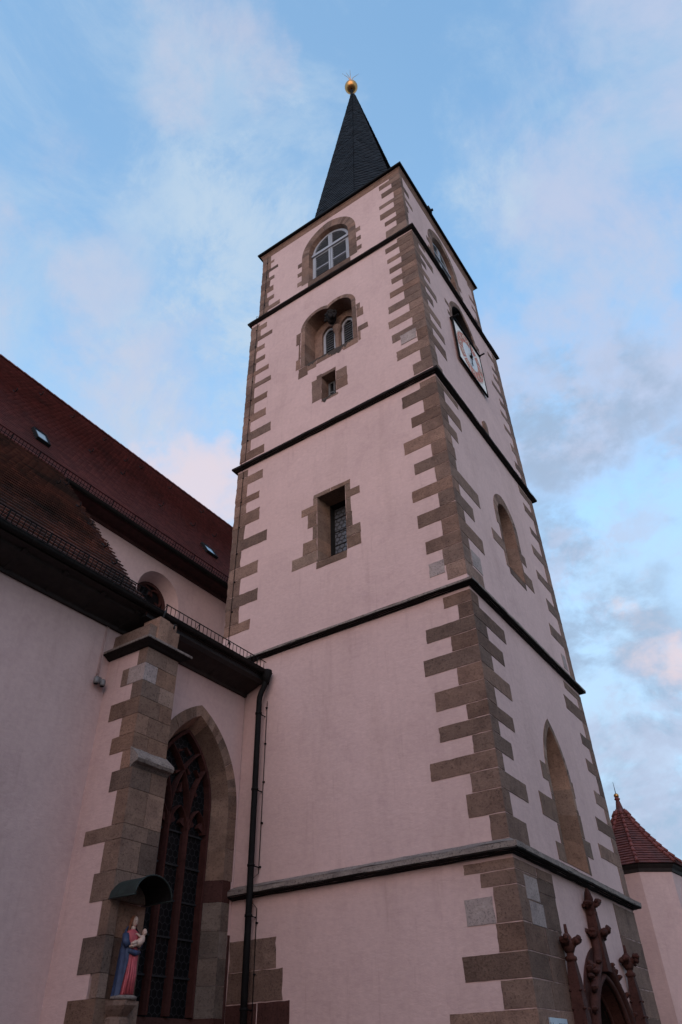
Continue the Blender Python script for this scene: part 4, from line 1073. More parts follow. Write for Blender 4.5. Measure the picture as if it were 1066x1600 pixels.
def gothic():
    F = FN; mb = MB()
    out = arch(GC, 1.36, 4.9, 6.25, 2.01, 14); inn = arch(GC, 1.09, 4.9, 6.25, 1.77, 14)
    ring_blocks(mb, F, inn, out, 13, -PR, .05)
    fr = arch(GC, .89, 2.6, 6.25, 1.54, 14); D = .40
    lo = arch(GC, 1.09, 4.9, 6.25, 1.77, 14); li = arch(GC, .89, 4.9, 6.25, 1.54, 14)
    reveal(mb, F, lo, li, -PR, D, 13)
    # soft hollow roll on the outer arris
    w = mb.build('gothic_window', 'sandy', nave)
    for sg in (-1, 1):
        jm = MB()
        for z0, z1, in ((2.6, 3.1), (3.1, 3.55), (3.55, 4.0), (4.0, 4.5)):
            uo, ui = GC+sg*1.09, GC+sg*.89
            jm.poly([F(uo, z0+.003, -PR), F(uo, z1-.003, -PR), F(ui, z1-.003, D), F(ui, z0+.003, D)])
            a, b = sorted((GC+sg*1.09, GC+sg*1.33)); jm.plate(F, a, b, z0+.003, z1-.003, -PR, .05, .006)
        jm.build('jamb', 'greyjamb', w)
    for sg in (-1, 1):
        for z0, z1 in ((4.5, 4.9), (2.2, 2.6)):
            jr = MB()
            uo, ui = GC+sg*1.09, GC+sg*.89
            jr.poly([F(uo, z0, -PR), F(uo, z1, -PR), F(ui, z1, D), F(ui, z0, D)])
            a, b = sorted((GC+sg*1.09, GC+sg*1.33)); jr.plate(F, a, b, z0, z1, -PR, .05); jr.build('red_stone', 'red', w)
    jr = MB(); jr.plate(F, -.10, -.035, 2.0, 3.95, -PR, .05); jr.build('red_stone', 'red', w)
    jr = MB(); jr.plate(F, GC-1.45, GC+1.36, 1.9, 2.2, -PR, .05)
    jr.poly([F(GC-1.09, 2.2, -PR), F(GC+1.09, 2.2, -PR), F(GC+.89, 2.6, D), F(GC-.89, 2.6, D)])
    jr.build('sill', 'red', w)
    # tracery: mullions run on as intersecting arcs
    tr = MB(); d0, d1 = D-.10, D+.12
    R = (1.54**2+.89**2)/(2*.89); off = R-.89; zs = 6.25
    def inside(u, z):
        if z <= zs: return abs(u-GC) <= .89
        return (abs(u-GC)+off)**2+(z-zs)**2 <= R*R
    def bar(pts, wd, dd0=d0, dd1=d1):
        # a bevelled bar following pts on the wall plane
        L_, R_, Cf = [], [], []
        for i, p in enumerate(pts):
            a, b = pts[max(i-1, 0)], pts[min(i+1, len(pts)-1)]; t = (b[0]-a[0], b[1]-a[1]); l = math.hypot(*t) or 1; n = (-t[1]/l*wd/2, t[0]/l*wd/2)
            L_.append((p[0]+n[0], p[1]+n[1])); R_.append((p[0]-n[0], p[1]-n[1]))
        c0 = [F(*lerp2(l_, r_, .32), dd0) for l_, r_ in zip(L_, R_)]; c1 = [F(*lerp2(l_, r_, .68), dd0) for l_, r_ in zip(L_, R_)]
        dm = dd0+.07
        a0 = [F(*l_, dm) for l_ in L_]; a1 = [F(*l_, dd1) for l_ in L_]; b0 = [F(*r_, dm) for r_ in R_]; b1 = [F(*r_, dd1) for r_ in R_]
        for A_, B_ in ((a1, a0), (a0, c0), (c0, c1), (c1, b0), (b0, b1)): tr.strip(A_, B_)
    oi = arch(GC, .83, 2.62, 6.25, 1.46, 14)
    ring_blocks(tr, F, oi, fr, 1, d0, d1, 0)
    mul = (GC-.27, GC+.27)
    for um in mul:
        bar([(um, 2.62), (um, 6.0)], .10)
        for sg in (-1, 1):
            pts = []
            for i in range(40):
                a = i*.035; u = um + sg*(R - R*cos(a))*1.0; z = 5.95+R*sin(a)
                if not inside(u, z): break
                pts.append((u, z))
            if len(pts) > 1: bar(pts, .048)
    for uc in (GC-.54, GC, GC+.54):      # pointed heads with cusps
        hd = arch(uc, .235, 5.75, 5.75, .42, 8)
        bar(hd[1:-1], .042)
        for sg in (-1, 1): tr.hexa([F(uc+sg*.19, 5.80, d0+.05), F(uc+sg*.07, 5.86, d0+.05), F(uc+sg*.08, 5.90, d0+.05), F(uc+sg*.17, 6.0, d0+.05), F(uc+sg*.19, 5.80, d1-.03), F(uc+sg*.07, 5.86, d1-.03), F(uc+sg*.08, 5.90, d1-.03), F(uc+sg*.17, 6.0, d1-.03)])
    for (u, z, a) in ((GC-.12, 6.85, .5), (GC+.14, 6.95, 2.4), (GC+.42, 6.55, 2.2), (GC-.40, 6.5, .8), (GC+.1, 7.35, 2.6), (GC-.1, 7.3, .4), (GC+.46, 6.95, 2.5), (GC, 6.55, 1.57)):
        ca, sa = cos(a), sin(a); q = [(-.10, -.02), (.10, 0), (-.10, .05)]
        tr.prism(F, [(u+x*ca-y*sa, z+x*sa+y*ca) for x, y in q], d0+.05, d1-.04)
    tr.build('tracery', 'redwin', w)
    gl = MB(); gl.prism(F, fr, D+.06, D+.07); gl.build('pane', 'glass', w)
    ld = MB(); hexlat(ld, F, GC-.88, GC+.88, 2.6, 7.8, D+.052, .135, .013, inside); ld.build('lead_lattice', 'lead', w)
    sb = MB(); z = 3.2
    while z < 6.2:
        sb.plate(F, GC-.86, GC+.86, z, z+.03, D+.02, D+.045); z += .62
    sb.build('saddle_bars', 'lead', w)
gothic()
def oculus():
    F = FC; uc, zc, r = OC; mb = MB(); n = 40
    o = circ(uc, zc, r); i = circ(uc, zc, .66); mb.strip([F(u, z, 0) for u, z in o], [F(u, z, .42) for u, z in i], True, True)
    w = mb.build('round_window', 'plaster', nave)
    tr = MB()
    def ring(c, r0, r1, d0, d1, m=28, a0=0, a1=2*pi):
        full = abs(a1-a0-2*pi) < 1e-6
        P0 = [(c[0]+r0*cos(a0+(a1-a0)*k/m), c[1]+r0*sin(a0+(a1-a0)*k/m)) for k in range(m+1)]; P1 = [(c[0]+r1*cos(a0+(a1-a0)*k/m), c[1]+r1*sin(a0+(a1-a0)*k/m)) for k in range(m+1)]
        tr.strip([F(*p, d0) for p in P0], [F(*p, d0) for p in P1]); tr.strip([F(*p, d0) for p in P0], [F(*p, d1) for p in P0]); tr.strip([F(*p, d0) for p in P1], [F(*p, d1) for p in P1])
    ring((uc, zc), .57, .67, .38, .5)
    for k in range(4):
        a = pi/4+k*pi/2; c = (uc+.29*cos(a), zc+.29*sin(a)); ring(c, .24, .30, .40, .5, 18, a-2.3, a+2.3)
    tr.build('tracery', 'redwin', w)
    g = MB(); g.prism(F, circ(uc, zc, .66), .47, .49); g.build('pane', 'glass', w)
oculus()

# ------------------------------------------------------------------ buttress (part of the nave)
BY0, BY1, BXT, BXL = -4.10, -3.29, -5.02, -4.93
def buttress():
    mb = MB(); mb.box((XN-.02, BY0, 0), (BXT-.12, BY1-.01, 8.26))
    bt = mb.build('buttress', 'plaster', nave)
    st = MB()
    C = [8.24, 7.92, 7.57, 7.25, 6.925, 6.57, 6.27, 5.945, 5.595, 5.03, 4.795, 4.33, 3.915, 3.44, 2.96, 2.655, 2.25, 1.85, 1.4, 1.0, .5, 0]
    Ls = [.23, .60, .26, .77, .38, .57, .22, .5, .28, .9, .38, .5, .18, .5, .14, .6, .25, .6, .3, .7, .5]
    pale = MB()
    for i in range(len(Ls)):
        z1, z0 = C[i]-.004, C[i+1]+.004; xf = BXT if C[i] > 6.2 else BXL
        niche = z1 < 4.2 and z0 > 2.6
        Lx = Ls[i]; split = BY0 + random.choice((.30, .42, .52)) + random.uniform(-.04, .04)
        yb = split-.004 if not niche else BY0+.15
        tgt = pale if i == 1 else st
        x0 = xf-Lx; p = PR
        if i == 1: # a pale block sits on the very corner, a darker one behind it
            st.box((x0, BY0-p, z0), (x0+.17, BY0+.1, z1)); x0 += .175
        q = lambda a: a+random.uniform(-.008, .008)
        pts = [(q(x0), BY0-p), (xf+p, BY0-p), (xf+p, yb), (xf-.1, yb), (xf-.1, BY0+.06), (q(x0), BY0+.06)]
        n = 6; tgt.faces([(x, y, z0) for x, y in pts]+[(x, y, z1) for x, y in pts], [tuple(range(n)), tuple(range(n, 2*n))]+[(k, (k+1) % n, n+(k+1) % n, n+k) for k in range(n)])
        if not niche:
            st.box((xf-.1, split+.004, z0), (xf+p-random.uniform(0, .006), BY1, z1))
        else:
            st.box((BXL-.3, BY0+.155, z0), (BXL-.11, BY1, z1))
    st.build('dressed_stones', 'mixed', bt); pale.build('repair_stones', 'pale', bt)
    # capping slab with a roll edge, stepped stones above it
    cp = MB()
    o = .19
    loops = []
    for oo, z in ((o-.01, 8.325), (o, 8.335), (o, 8.375), (o-.02, 8.39), (-.15, 8.60)):
        loops.append([(XN, BY0-oo, z), (BXT+oo, BY0-oo, z), (BXT+oo, BY1+oo, z), (XN, BY1+oo, z)])
    for a, b in zip(loops, loops[1:]): cp.strip(a, b, True)
    cp.poly(loops[-1]); cpo = cp.build('cap', 'grey', bt); cp = MB()
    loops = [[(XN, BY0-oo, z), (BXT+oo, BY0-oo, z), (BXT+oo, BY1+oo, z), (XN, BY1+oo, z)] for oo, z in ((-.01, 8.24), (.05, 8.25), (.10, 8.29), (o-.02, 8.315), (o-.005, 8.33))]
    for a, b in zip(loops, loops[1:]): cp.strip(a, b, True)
    cp.build('underside', 'black', cpo)  # shade below the slab painted as black stone
    tb = MB()
    tb.box((XN, BY0+.03, 8.42), (BXT-.08, BY0+.40, 8.80)); tb.box((XN, BY0+.41, 8.42), (BXT-.05, BY1-.02, 8.86)); tb.box((BXT-.5, BY0+.22, 8.42), (BXT-.03, BY0+.48, 9.02)); tb.box((XN, BY0+.50, 8.865), (BXT-.15, BY1-.03, 9.08))
    for i, v in enumerate(tb.v): tb.v[i] = tuple(c+random.uniform(-.012, .012) for c in v)
    tb.build('top_stones', 'mixed', bt)
    lg = MB()
    prof = [(BXT-.02, 6.32), (BXL+.11, 6.12), (BXL+.13, 6.07), (BXL+.10, 6.02), (BXL+.02, 6.0), (BXL-.05, 5.93)]
    n = 8; ys = [BY0-.02+(BY1-BY0+.06)*k/n for k in range(n+1)]
    lg.loft([[(x+random.uniform(-.006, .006), y, z+random.uniform(-.006, .006)) for x, z in prof] for y in ys], True, False, False); lg.build('weathering_ledge', 'grey', bt)
    cs = MB()
    secs = [(.03, .06, 2.05), (.06, .10, 2.18), (.09, .13, 2.30), (.13, .17, 2.35), (.13, .17, 2.41), (.11, .14, 2.44), (.16, .19, 2.52), (.185, .205, 2.57), (.185, .205, 2.63)]
    cs.loft([[(BXL-.02+dx*1.75*cx_, -3.72+w*cy_, z) for cx_, cy_ in ((0, -1), (.6, -1), (1, -.5), (1, .5), (.6, 1), (0, 1))] for dx, w, z in secs], True, False)
    cs.build('console', 'stone', bt)
    ir = MB()
    ir.tube([(-5.2, -3.75, 8.9), (-5.15, -3.70, 9.2), (-5.25, -3.6, 9.35)], .02, 6); ir.tube([(-5.1, -3.45, 8.95), (-5.2, -3.35, 9.12), (-5.3, -3.2, 9.2)], .018, 6); ir.build('iron_cramp', 'gutter', bt)
buttress()

# ------------------------------------------------------------------ statue, its hood, clock, pipe, cables, fixture, sign, turret
def statue():
    bx, by, bz = -4.78, -3.73, 2.63; H = 1.07
    root = thing('statue', 'painted statue of a woman in red dress and blue cloak holding a baby', 'statue', (bx, by, bz))
    def X(fx, fy, z): return (bx+fx*.86, by+fy*.80, bz+z*1.045)       # fx towards the viewer (+X), fy to the right (+Y)
    n = 48
    def sec(z, cx_, cy_, rx, ry, amp, k, ph, a0=0, a1=2*pi, m=n):
        out = []
        for i in range(m):
            a = a0+(a1-a0)*i/(m if a1-a0 > 6.28 else m-1); f = 1+amp*sin(k*a+ph)+amp*.5*sin(2.3*k*a+1.7*ph); out.append(X(cx_+rx*cos(a)*f, cy_+ry*sin(a)*f, z))
        return out
    # body in the long dress with neck and head as one surface
    S = [(.05, 0, -.02, .135, .150, .13, 7, 0), (.08, 0, -.018, .13, .145, .14, 7, .3), (.2, 0, -.006, .118, .132, .14, 7, .6), (.35, .005, .008, .114, .130, .11, 7, .9), (.5, .01, .02, .125, .142, .06, 8, 1.2), (.58, .01, .022, .112, .132, .03, 8, 1.3),
         (.64, .005, .018, .095, .118, .02, 8, 0), (.70, .01, .012, .105, .128, .01, 8, 0), (.77, .012, .006, .105, .142, 0, 8, 0), (.815, .005, 0, .085, .145, 0, 8, 0), (.845, 0, 0, .06, .09, 0, 8, 0), (.86, .005, .004, .038, .042, 0, 8, 0), (.885, .012, .006, .034, .036, 0, 8, 0)]
    mb = MB(); mb.loft([sec(*s) for s in S]); body = mb.build('figure', 'dress', root)
    # head with face
    hd = MB(); hc = Vector((.022, .012, .955)); rings = []
    m = 24; tilt = Matrix.Rotation(.20, 3, 'Y') @ Matrix.Rotation(-.22, 3, 'Z')
    for i in range(17):
        t = -pi/2+pi*(i+.03)/16.06; ring = []
        for k in range(m):
            a = 2*pi*k/m; rx, ry, rz = .062, .052, .078
            low = max(0, -sin(t)); ry2 = ry*(1-.28*low); fx = rx*(1-.10*low)
            p = Vector((fx*cos(t)*cos(a), ry2*cos(t)*sin(a), rz*sin(t)))
            fr = max(0, cos(a))
            if fr > .55:
                h = sin(t)
                nose = math.exp(-((a if a < pi else a-2*pi)/.17)**2)*math.exp(-((h+.08)/.2)**2)*.019
                brow = math.exp(-((h-.2)/.10)**2)*.004; eye = -math.exp(-((abs(a if a < pi else a-2*pi)-.38)/.16)**2)*math.exp(-((h-.08)/.10)**2)*.008
                lip = math.exp(-((a if a < pi else a-2*pi)/.28)**2)*math.exp(-((h+.48)/.07)**2)*.006; chin = math.exp(-((a if a < pi else a-2*pi)/.35)**2)*math.exp(-((h+.85)/.12)**2)*.010
                p.x += nose+brow+eye+lip+chin
            ring.append(X(*(hc+tilt @ p)))
        rings.append(ring)
    hd.loft(rings)
    # long neck piece under the chin
    hd.tube([X(0, .0, .84), X(.012, .006, .90)], [.036, .033], 14)
    head = hd.build('head', 'skin', root)
    for a in (-.40, .40):
        e = MB(); p = tilt @ Vector((.058*cos(a)-.001, .052*sin(a), .006)); e.blob(X(*(hc+p)), .007, .010, .0055, 8, 6); e.build('eye', 'hair', head)
        e = MB(); e.tube([X(*(hc+tilt @ Vector((.060*cos(a+d_), .053*sin(a+d_), .024-.012*abs(d_))))) for d_ in (-.22, 0, .22)], .0035, 6); e.build('eyebrow', 'hair', head)
    e = MB(); p = tilt @ Vector((.062, 0, -.037)); e.blob(X(*(hc+p)), .006, .014, .006, 8, 6); e.build('mouth', 'dress', head)
    # hair and brown veil hugging the head, open at the face
    hr = MB(); rings = []
    for z, cx_, cy_, rx, ry, op in ((1.043, .005, .012, .03, .03, .2), (1.03, .005, .012, .055, .052, .5), (.995, .0, .012, .076, .068, .95), (.95, -.006, .010, .082, .074, 1.1), (.90, -.012, .006, .080, .078, 1.2), (.86, -.018, .002, .075, .082, 1.3), (.82, -.02, 0, .075, .10, 1.4)):
        rings.append(sec(z, cx_, cy_, rx, ry, .03, 7, z*9, op, 2*pi-op, 26))
    hr.loft(rings, False, True, False); hr.build('hair', 'hair', root)
    # blue cloak over the shoulders falling behind and on the viewer's left
    cl = MB(); rings = []
    for z, cx_, cy_, rx, ry, op0, op1, am in ((.90, -.02, 0, .085, .09, 1.5, 1.5, .02), (.85, -.015, 0, .095, .145, 1.35, 1.35, .02), (.79, -.01, 0, .115, .172, 1.2, 1.2, .02), (.70, -.01, -.005, .13, .178, 1.15, .95, .03), (.60, -.005, -.01, .145, .182, 1.25, .62, .05),
                                         (.45, -.01, -.02, .14, .170, 1.5, .55, .08), (.30, -.015, -.03, .135, .162, 1.6, .70, .09), (.15, -.02, -.04, .138, .160, 1.65, .8, .10), (.05, -.02, -.045, .145, .165, 1.6, .85, .10)):
        rings.append(sec(z, cx_, cy_, rx, ry, am, 8, z*4, op0, 2*pi-op1, 40))
    cl.loft(rings, False, True, False)
    # sleeve and the swag of cloak under the child
    cl.tube([X(.0, -.15, .79), X(.04, -.17, .70), X(.09, -.14, .63)], [.05, .055, .048], 12)
    cl.tube([X(.0, .14, .79), X(.05, .16, .71), X(.10, .12, .645)], [.05, .052, .046], 12)
    cl.tube([X(.10, -.13, .585), X(.135, 0, .555), X(.11, .13, .57)], [.03, .042, .03], 10)
    ob = cl.build('cloak', 'cloak', root)
    # hands with fingers
    hn = MB()
    def hand(w, dirv, up, s=1.0, flip=1):
        w = Vector(w); d = Vector(dirv).normalized(); upv = Vector(up).normalized(); sd = d.cross(upv).normalized()*flip; upv = sd.cross(d).normalized()*flip
        hn.tube([X(*(w-d*.03*s)), X(*w), X(*(w+d*.035*s)), X(*(w+d*.055*s))], [.018*s, .021*s, .025*s, .022*s], 10)
        for k, (o_, l) in enumerate(((-.018, .042), (-.006, .050), (.006, .047), (.018, .036))):
            b = w+d*.05*s+sd*o_*s; hn.tube([X(*b), X(*(b+d*l*.5*s+upv*.006*s)), X(*(b+d*l*s+upv*.018*s))], [.0075*s, .0065*s, .005*s], 7)
        b = w+d*.012*s-sd*.02*s; hn.tube([X(*b), X(*(b+d*.022*s-sd*.016*s+upv*.006*s)), X(*(b+d*.042*s-sd*.016*s+upv*.014*s))], [.009*s, .0075*s, .0055*s], 7)
    hand((.125, -.11, .635), (.5, .8, .05), (0, 0, 1)); hand((.12, .105, .65), (.55, -.5, .1), (0, 0, 1), 1, -1)
    hn.build('hands', 'skin', root)
    # the child, half sitting across both hands and leaning back to the right
    ch = MB()
    def tb(pts, rs): ch.tube([X(*p) for p in pts], rs, 12)
    tb([(.15, -.03, .675), (.155, .02, .675), (.155, .07, .695), (.15, .115, .735), (.148, .135, .765), (.147, .145, .785)], [.03, .048, .05, .05, .036, .02])
    tb([(.16, .0, .675), (.18, -.06, .69), (.175, -.12, .665), (.18, -.155, .668)], [.03, .026, .02, .012])
    tb([(.145, .0, .665), (.165, -.055, .655), (.165, -.105, .635), (.172, -.14, .64)], [.03, .026, .02, .012])
    tb([(.15, .115, .75), (.16, .06, .76), (.13, .02, .79), (.10, .0, .80)], [.018, .016, .013, .01])
    tb([(.155, .13, .745), (.185, .12, .705), (.195, .08, .69)], [.018, .016, .011])
    rings = []; c = Vector((.145, .165, .825))
    for i in range(11):
        t = -pi/2+pi*(i+.04)/10.08; rings.append([X(*(c+Vector((.043*cos(t)*cos(2*pi*k/16)+(.008 if (k in (0, 1, 15) and 3 < i < 6) else 0), .041*cos(t)*sin(2*pi*k/16), .05*sin(t))))) for k in range(16)])
    ch.loft(rings); inf = ch.build('infant', 'skin', root)
    for a in (-.55, .25):
        e = MB(); e.blob(X(*(c+Vector((.041*cos(a), .039*sin(a), .006)))), .005, .006, .004, 7, 5); e.build('eye', 'hair', inf)
    bs = MB(); bs.lathe(X(0, 0, 0), [(.17, 0.0), (.19, .015), (.19, .045), (.15, .06)], 20); bs.build('plinth', 'grey', root)
    # gold hem, gown folds
    hm = MB()
    for a in (-.5, -.2, .1, .4, .7): hm.tube([X(.12*cos(a), .015+.14*sin(a), .52), X(.135*cos(a*1.1), .01+.155*sin(a*1.1), .3), X(.145*cos(a*1.25), -.02+.155*sin(a*1.25), .07)], [.008, .014, .02], 8)
    hm.build('dress_folds', 'dress', root)
statue()
def hood():
    y0, y1, x0, x1, zb, h = -4.15, -3.40, -4.94, -4.36, 3.91, .30
    root = thing('canopy', 'small green copper barrel hood sheltering the painted statue', 'canopy', (BXL, (y0+y1)/2, zb))
    yc, w = (y0+y1)/2, (y1-y0)/2; n = 18
    def arc(x, r=0, dz=0): return [(x, yc-(w+r)*cos(pi*k/n), zb+dz+(h+r)*sin(pi*k/n)) for k in range(n+1)]
    mb = MB(); mb.loft([arc(x0), arc(x0+.2), arc(x1)], False, True, False); sh = mb.build('barrel_sheet', 'copper', root, fixn=False)
    mb = MB(); mb.loft([arc(x0, -.012), arc(x1-.003, -.012)], False, True, False); mb.build('shade_lining', 'iron', sh, fixn=False)  # inner skin coloured near-black to paint the shade inside the hood
    mb = MB(); mb.tube(arc(x1, .004), .013, 6); mb.tube([(x0, y0, zb), (x1+.01, y0, zb)], .014, 6); mb.tube([(x0, y1, zb), (x1+.01, y1, zb)], .014, 6)
    for k in range(1, n, 1): p = arc(x1, .01)[k]; mb.blob(p, .012, .012, .012, 6, 4)
    mb.build('rim', 'copper', root)
hood()
def clock():
    F = FB(4); u0, u1, z0, z1 = 2.16, 4.25, 19.52, 21.54; uc, zc = (u0+u1)/2, (z0+z1)/2
    root = thing('tower_clock', 'square painted clock with red numeral fields hung on the right side of the tower', 'clock', F(uc, zc, 0))
    mb = MB(); mb.plate(F, u0+.03, u1-.03, z0+.03, z1-.03, -.10, -.06); mb.build('dial', 'board', root)
    fr = MB()
    for a, b, c, d in ((u0-.02, u0+.03, z0-.02, z1+.02), (u1-.03, u1+.02, z0-.02, z1+.02), (u0+.03, u1-.03, z0-.02, z0+.03), (u0+.03, u1-.03, z1-.03, z1+.02)): fr.plate(F, a, b, c, d, -.115, -.06)
    for u in (u0+.02, u1-.05): fr.tube([F(u, z1-.02, .2), F(u, z1+.03, -.10), F(u, z1+.03, -.32)], .03, 8)
    fr.plate(F, u0-.02, u1+.02, z1+.02, z1+.06, -.15, .12)
    fr.build('clock_frame', 'iron', root)
    rg = MB(); gd = MB()
    for k in range(12):
        a = k*pi/6; da = .232
        def P(r, t, d): return F(uc+r*sin(t), zc+r*cos(t), d)
        ts = [a-da+2*da*i/5 for i in range(6)]
        rg.strip([P(.55, t, -.105) for t in ts], [P(.94, t, -.105) for t in ts])
    rg.build('numeral_fields', 'clockred', root)
    ring = MB()
    for r0, r1 in ((.955, .985), (.535, .56)):
        ts = [2*pi*i/48 for i in range(49)]; ring.strip([F(uc+r0*sin(t), zc+r0*cos(t), -.106) for t in ts], [F(uc+r1*sin(t), zc+r1*cos(t), -.106) for t in ts])
    ring.build('minute_ring', 'clockgold', root)
    cd = MB(); cd.prism(F, circ(uc, zc, .53, 36), -.104, -.10, False); cd.build('centre_disc', 'clockgrey', root)
    rom = ['XII', 'I', 'II', 'III', 'IIII', 'V', 'VI', 'VII', 'VIII', 'IX', 'X', 'XI']
    for k in range(12):
        a = k*pi/6
        def G(u, z, d, a=a):
            return F(uc+.755*sin(a)+u*cos(a)+z*sin(a), zc+.755*cos(a)-u*sin(a)+z*cos(a), d)
        t = text_mesh(rom[k], (.22 if len(rom[k]) < 4 else .19), G, 0, 0, -.112, .002, 'numeral', 'clockgold', root, .006)
    hd = MB()
    def hand(a, L_, w, d):
        s, c = sin(a), cos(a)
        q = [(-w, -.18), (w, -.18), (w*.8, L_*.75), (w*1.8, L_*.78), (0, L_), (-w*1.8, L_*.78), (-w*.8, L_*.75)]
        hd.prism(F, [(uc+x*c+y*s, zc-x*s+y*c) for x, y in q], d-.012, d)
    hand(radians(2), .78, .022, -.16); hand(radians(186), .55, .03, -.14); hd.prism(F, circ(uc, zc, .06, 14), -.18, -.10)
    hd.build('hands', 'iron', root)
clock()
def downpipe():
    root = thing('drainpipe', 'dark downpipe running down the corner between nave and tower', 'drainpipe', (-5.45, -.255, 0))
    mb = MB(); r = .064
    mb.tube([(-5.31, -.20, 9.28), (-5.31, -.205, 9.12), (-5.325, -.215, 9.02), (-5.36, -.23, 8.92), (-5.41, -.245, 8.80), (-5.44, -.253, 8.70), (-5.45, -.255, 8.58), (-5.45, -.255, 8.4), (-5.45, -.255, 4.6), (-5.45, -.255, 0)], r, 14)
    mb.lathe((-5.31, -.20, 0), [(.06, 9.0), (.10, 9.16), (.13, 9.30), (.13, 9.34)], 14)
    mb.build('pipe', 'pipe', root)
    for z in (8.3, 6.6, 5.1, 4.2, 2.7, 1.2):
        y = -.255
        b = MB(); b.lathe((-5.45, y, 0), [(r+.004, z-.025), (r+.014, z-.02), (r+.014, z+.02), (r+.004, z+.025)], 14); b.tube([(-5.45, y, z), (-5.45, 0.03, z)], .012, 6); b.build('bracket', 'pipe', root)
downpipe()
def cable(pts, clips, label):
    root = thing('lightning_cable', label, 'cable', pts[-1])
    mb = MB(); mb.tube(pts, .008, 6); mb.build('wire', 'iron', root)
    cl = MB()
    for p in clips: cl.box((p[0]-.012, p[1]-.012, p[2]-.015), (p[0]+.03, p[1]+.04, p[2]+.012)); 
    cl.build('clips', 'iron', root)
def zrange(a, b, s):
    out = []; z = a
    while z > b: out.append(z); z -= s
    return out
cable([(-6.58, .20, 28.7), (-6.60, .20, 24.5), (-6.62, -.14, 24.25), (-6.64, -.14, 24.05), (-6.66, -.02, 23.9), (-6.73, -.02, 17.0), (-6.73, -.17, 16.85), (-6.73, -.17, 16.65), (-6.74, -.035, 16.5), (-6.79, -.035, 10.6)],
      [(-6.6, .205, z) for z in zrange(28.2, 24.6, .95)] + [(-6.70, -.015, z) for z in zrange(23.6, 17.1, .95)] + [(-6.76, -.03, z) for z in zrange(16.3, 10.5, .95)], 'thin black lightning wire clipped down the upper left corner stones of the tower')
cable([(-5.38, -.045, 8.65), (-5.42, -.045, 4.98), (-5.48, -.22, 4.82), (-5.48, -.22, 4.5), (-5.42, -.05, 4.35), (-5.42, -.05, 0)],
      [(-5.41, -.04, z) for z in zrange(8.5, 5, .85)] + [(-5.42, -.05, z) for z in zrange(4.1, .2, .85)], 'thin lightning wire on the lower tower wall beside the dark downpipe')
def fixture():
    y, z = -4.31, 7.70
    root = thing('wall_lamp', 'small pale grey twin fixture hanging from a conduit on the nave wall', 'wall lamp', (XN, y, z))
    mb = MB(); mb.box((XN, y-.06, z+.02), (XN+.07, y+.06, z+.13)); mb.build('mounting_box', 'box', root)
    for s in (-1, 1):
        b = MB(); c = (XN+.10, y+s*.075, z)
        b.loft([[(c[0]+r*cos(2*pi*k/12), c[1]+r*sin(2*pi*k/12), zz) for k in range(12)] for r, zz in ((.03, z+.09), (.055, z+.06), (.058, z-.02), (.045, z-.05))]); h = b.build('lamp_head', 'box', root)
        g = MB(); g.lathe((c[0], c[1], 0), [(.043, z-.051), (.02, z-.06)], 12); g.build('lens', 'dark', h)
    mb = MB(); mb.tube([(XN+.02, y, z+.12), (XN+.02, y+.02, 8.95)], .012, 6); mb.tube([(XN+.02, y-.04, z+.12), (XN+.02, y-.02, 8.95)], .009, 6); mb.build('conduit', 'plaster', root)
fixture()
def sign():
    F = FB(1); root = thing('street_sign', 'pale blue street name sign with dark lettering beside the portal', 'sign', F(.75, 2.22, 0))
    mb = MB(); mb.plate(F, .37, 1.10, 2.11, 2.325, -.035, -.012); mb.build('plate', 'signblue', root)
    mb = MB()
    text_mesh('Johann Bild Bau', .12, F, .735, 2.215, -.037, .001, 'lettering', 'signtext', root, .002)
def sign2():
    pass
sign()
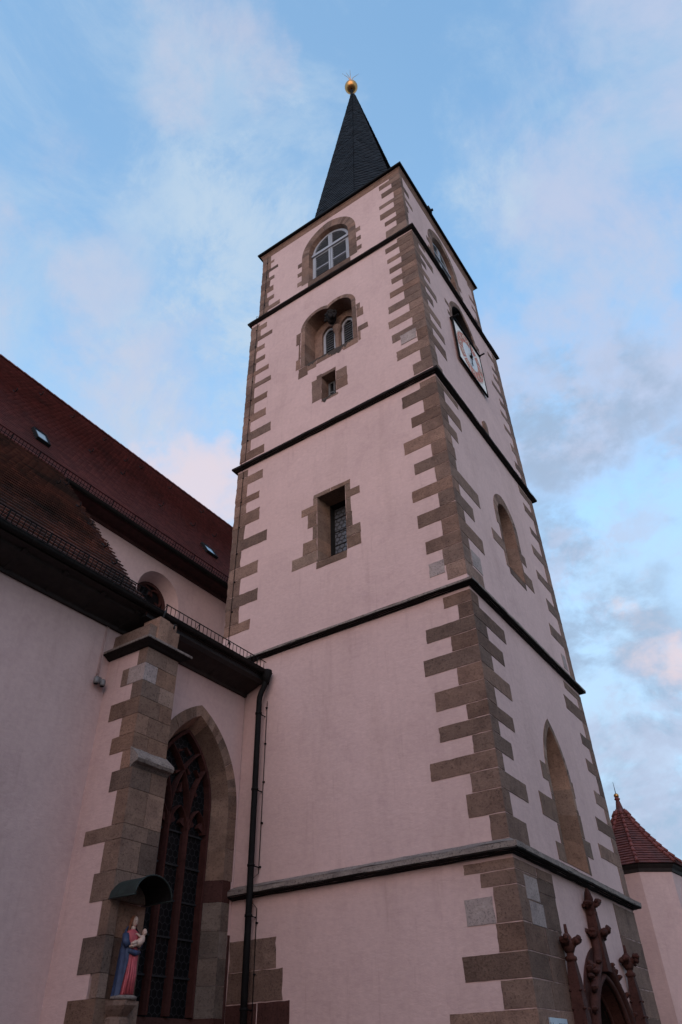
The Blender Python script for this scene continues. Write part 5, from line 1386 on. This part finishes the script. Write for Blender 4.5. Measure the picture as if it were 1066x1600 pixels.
def turret():
    cx, cy = -1.34, 13.83; n = 8; a0 = .577+pi/8+.12
    root = thing('stair_turret', 'slim pink octagonal turret with a red tiled pointed roof behind the tower', 'turret', (cx, cy, 0))
    mb = MB(); mb.lathe((cx, cy, 0), [(1.34, 0), (1.34, 6.62)], n, False, a0)
    mb.build('wall', 'plaster', root)
    mb = MB(); mb.lathe((cx, cy, 0), [(1.33, 6.40), (1.38, 6.42), (1.40, 6.50), (1.47, 6.56), (1.50, 6.60), (1.50, 6.64), (1.3, 6.64)], n, False, a0); mb.build('cornice', 'soffit', root)
    prof = [(1.56, 6.62), (1.36, 6.86), (1.10, 7.12), (.84, 7.44), (.60, 7.76), (.40, 8.06), (.22, 8.38), (.11, 8.62), (.06, 8.86)]
    def R(z):
        for (r0, z0), (r1, z1) in zip(prof, prof[1:]):
            if z0 <= z <= z1: return r0+(r1-r0)*(z-z0)/(z1-z0)
        return .06
    mb = MB(); z = 6.62; row = 0
    while z < 8.45:
        dz = .085; 
        for f in range(n):
            a, b = a0+2*pi*f/n, a0+2*pi*(f+1)/n; ra, rb = R(z), R(min(z+dz*1.15, 8.85))
            p0, p1 = Vector((cx+ra*cos(a), cy+ra*sin(a), z)), Vector((cx+ra*cos(b), cy+ra*sin(b), z)); q0, q1 = Vector((cx+rb*cos(a), cy+rb*sin(a), z+dz*1.15)), Vector((cx+rb*cos(b), cy+rb*sin(b), z+dz*1.15))
            k = max(1, int((p1-p0).length/.16)); nm = Vector((cos((a+b)/2), sin((a+b)/2), .6)); off = .5*(row % 2)/k
            cuts = [0]+[c for c in [i/k+off for i in range(k+1)] if .02 < c < .98]+[1]
            for c0, c1 in zip(cuts, cuts[1:]):
                l = nm*(.022+random.uniform(0, .01)); A_, B_ = p0.lerp(p1, c0), p0.lerp(p1, c1)
                mb.faces([A_+l, B_+l, q0.lerp(q1, c1), q0.lerp(q1, c0), A_, B_], [(0, 1, 2, 3), (0, 4, 5, 1)])
        z += dz; row += 1
    mb.lathe((cx, cy, 0), [(.24, 8.35), (.12, 8.6), (.07, 8.84), (.05, 8.9)], n, False, a0)
    rf = mb.build('roof', 'tile_turret', root, fixn=False)
    hp = MB()
    for f in range(n):
        a = a0+2*pi*f/n; z = 6.64
        while z < 8.5:
            r0, r1 = R(z)+.03, R(z+.2)+.02; hp.tube([(cx+r0*cos(a), cy+r0*sin(a), z+.02), (cx+r1*cos(a), cy+r1*sin(a), z+.2)], [.062, .048], 8); z += .17
    hp.build('hip_tiles', 'ridge', rf)
    b = MB(); b.lathe((cx, cy, 0), [(.05, 8.86), (.10, 8.92), (.06, 8.97)], 12); b.build('finial_base', 'ridge', root)
    b = MB(); b.blob((cx, cy, 9.03), .085, .085, .085, 16, 10); b.build('finial_ball', 'gold', root)
    b = MB(); b.tube([(cx, cy, 9.1), (cx, cy, 9.5)], [.014, .005], 6); b.build('spike', 'iron', root)
    w = MB(); c = .577+1.05
turret()
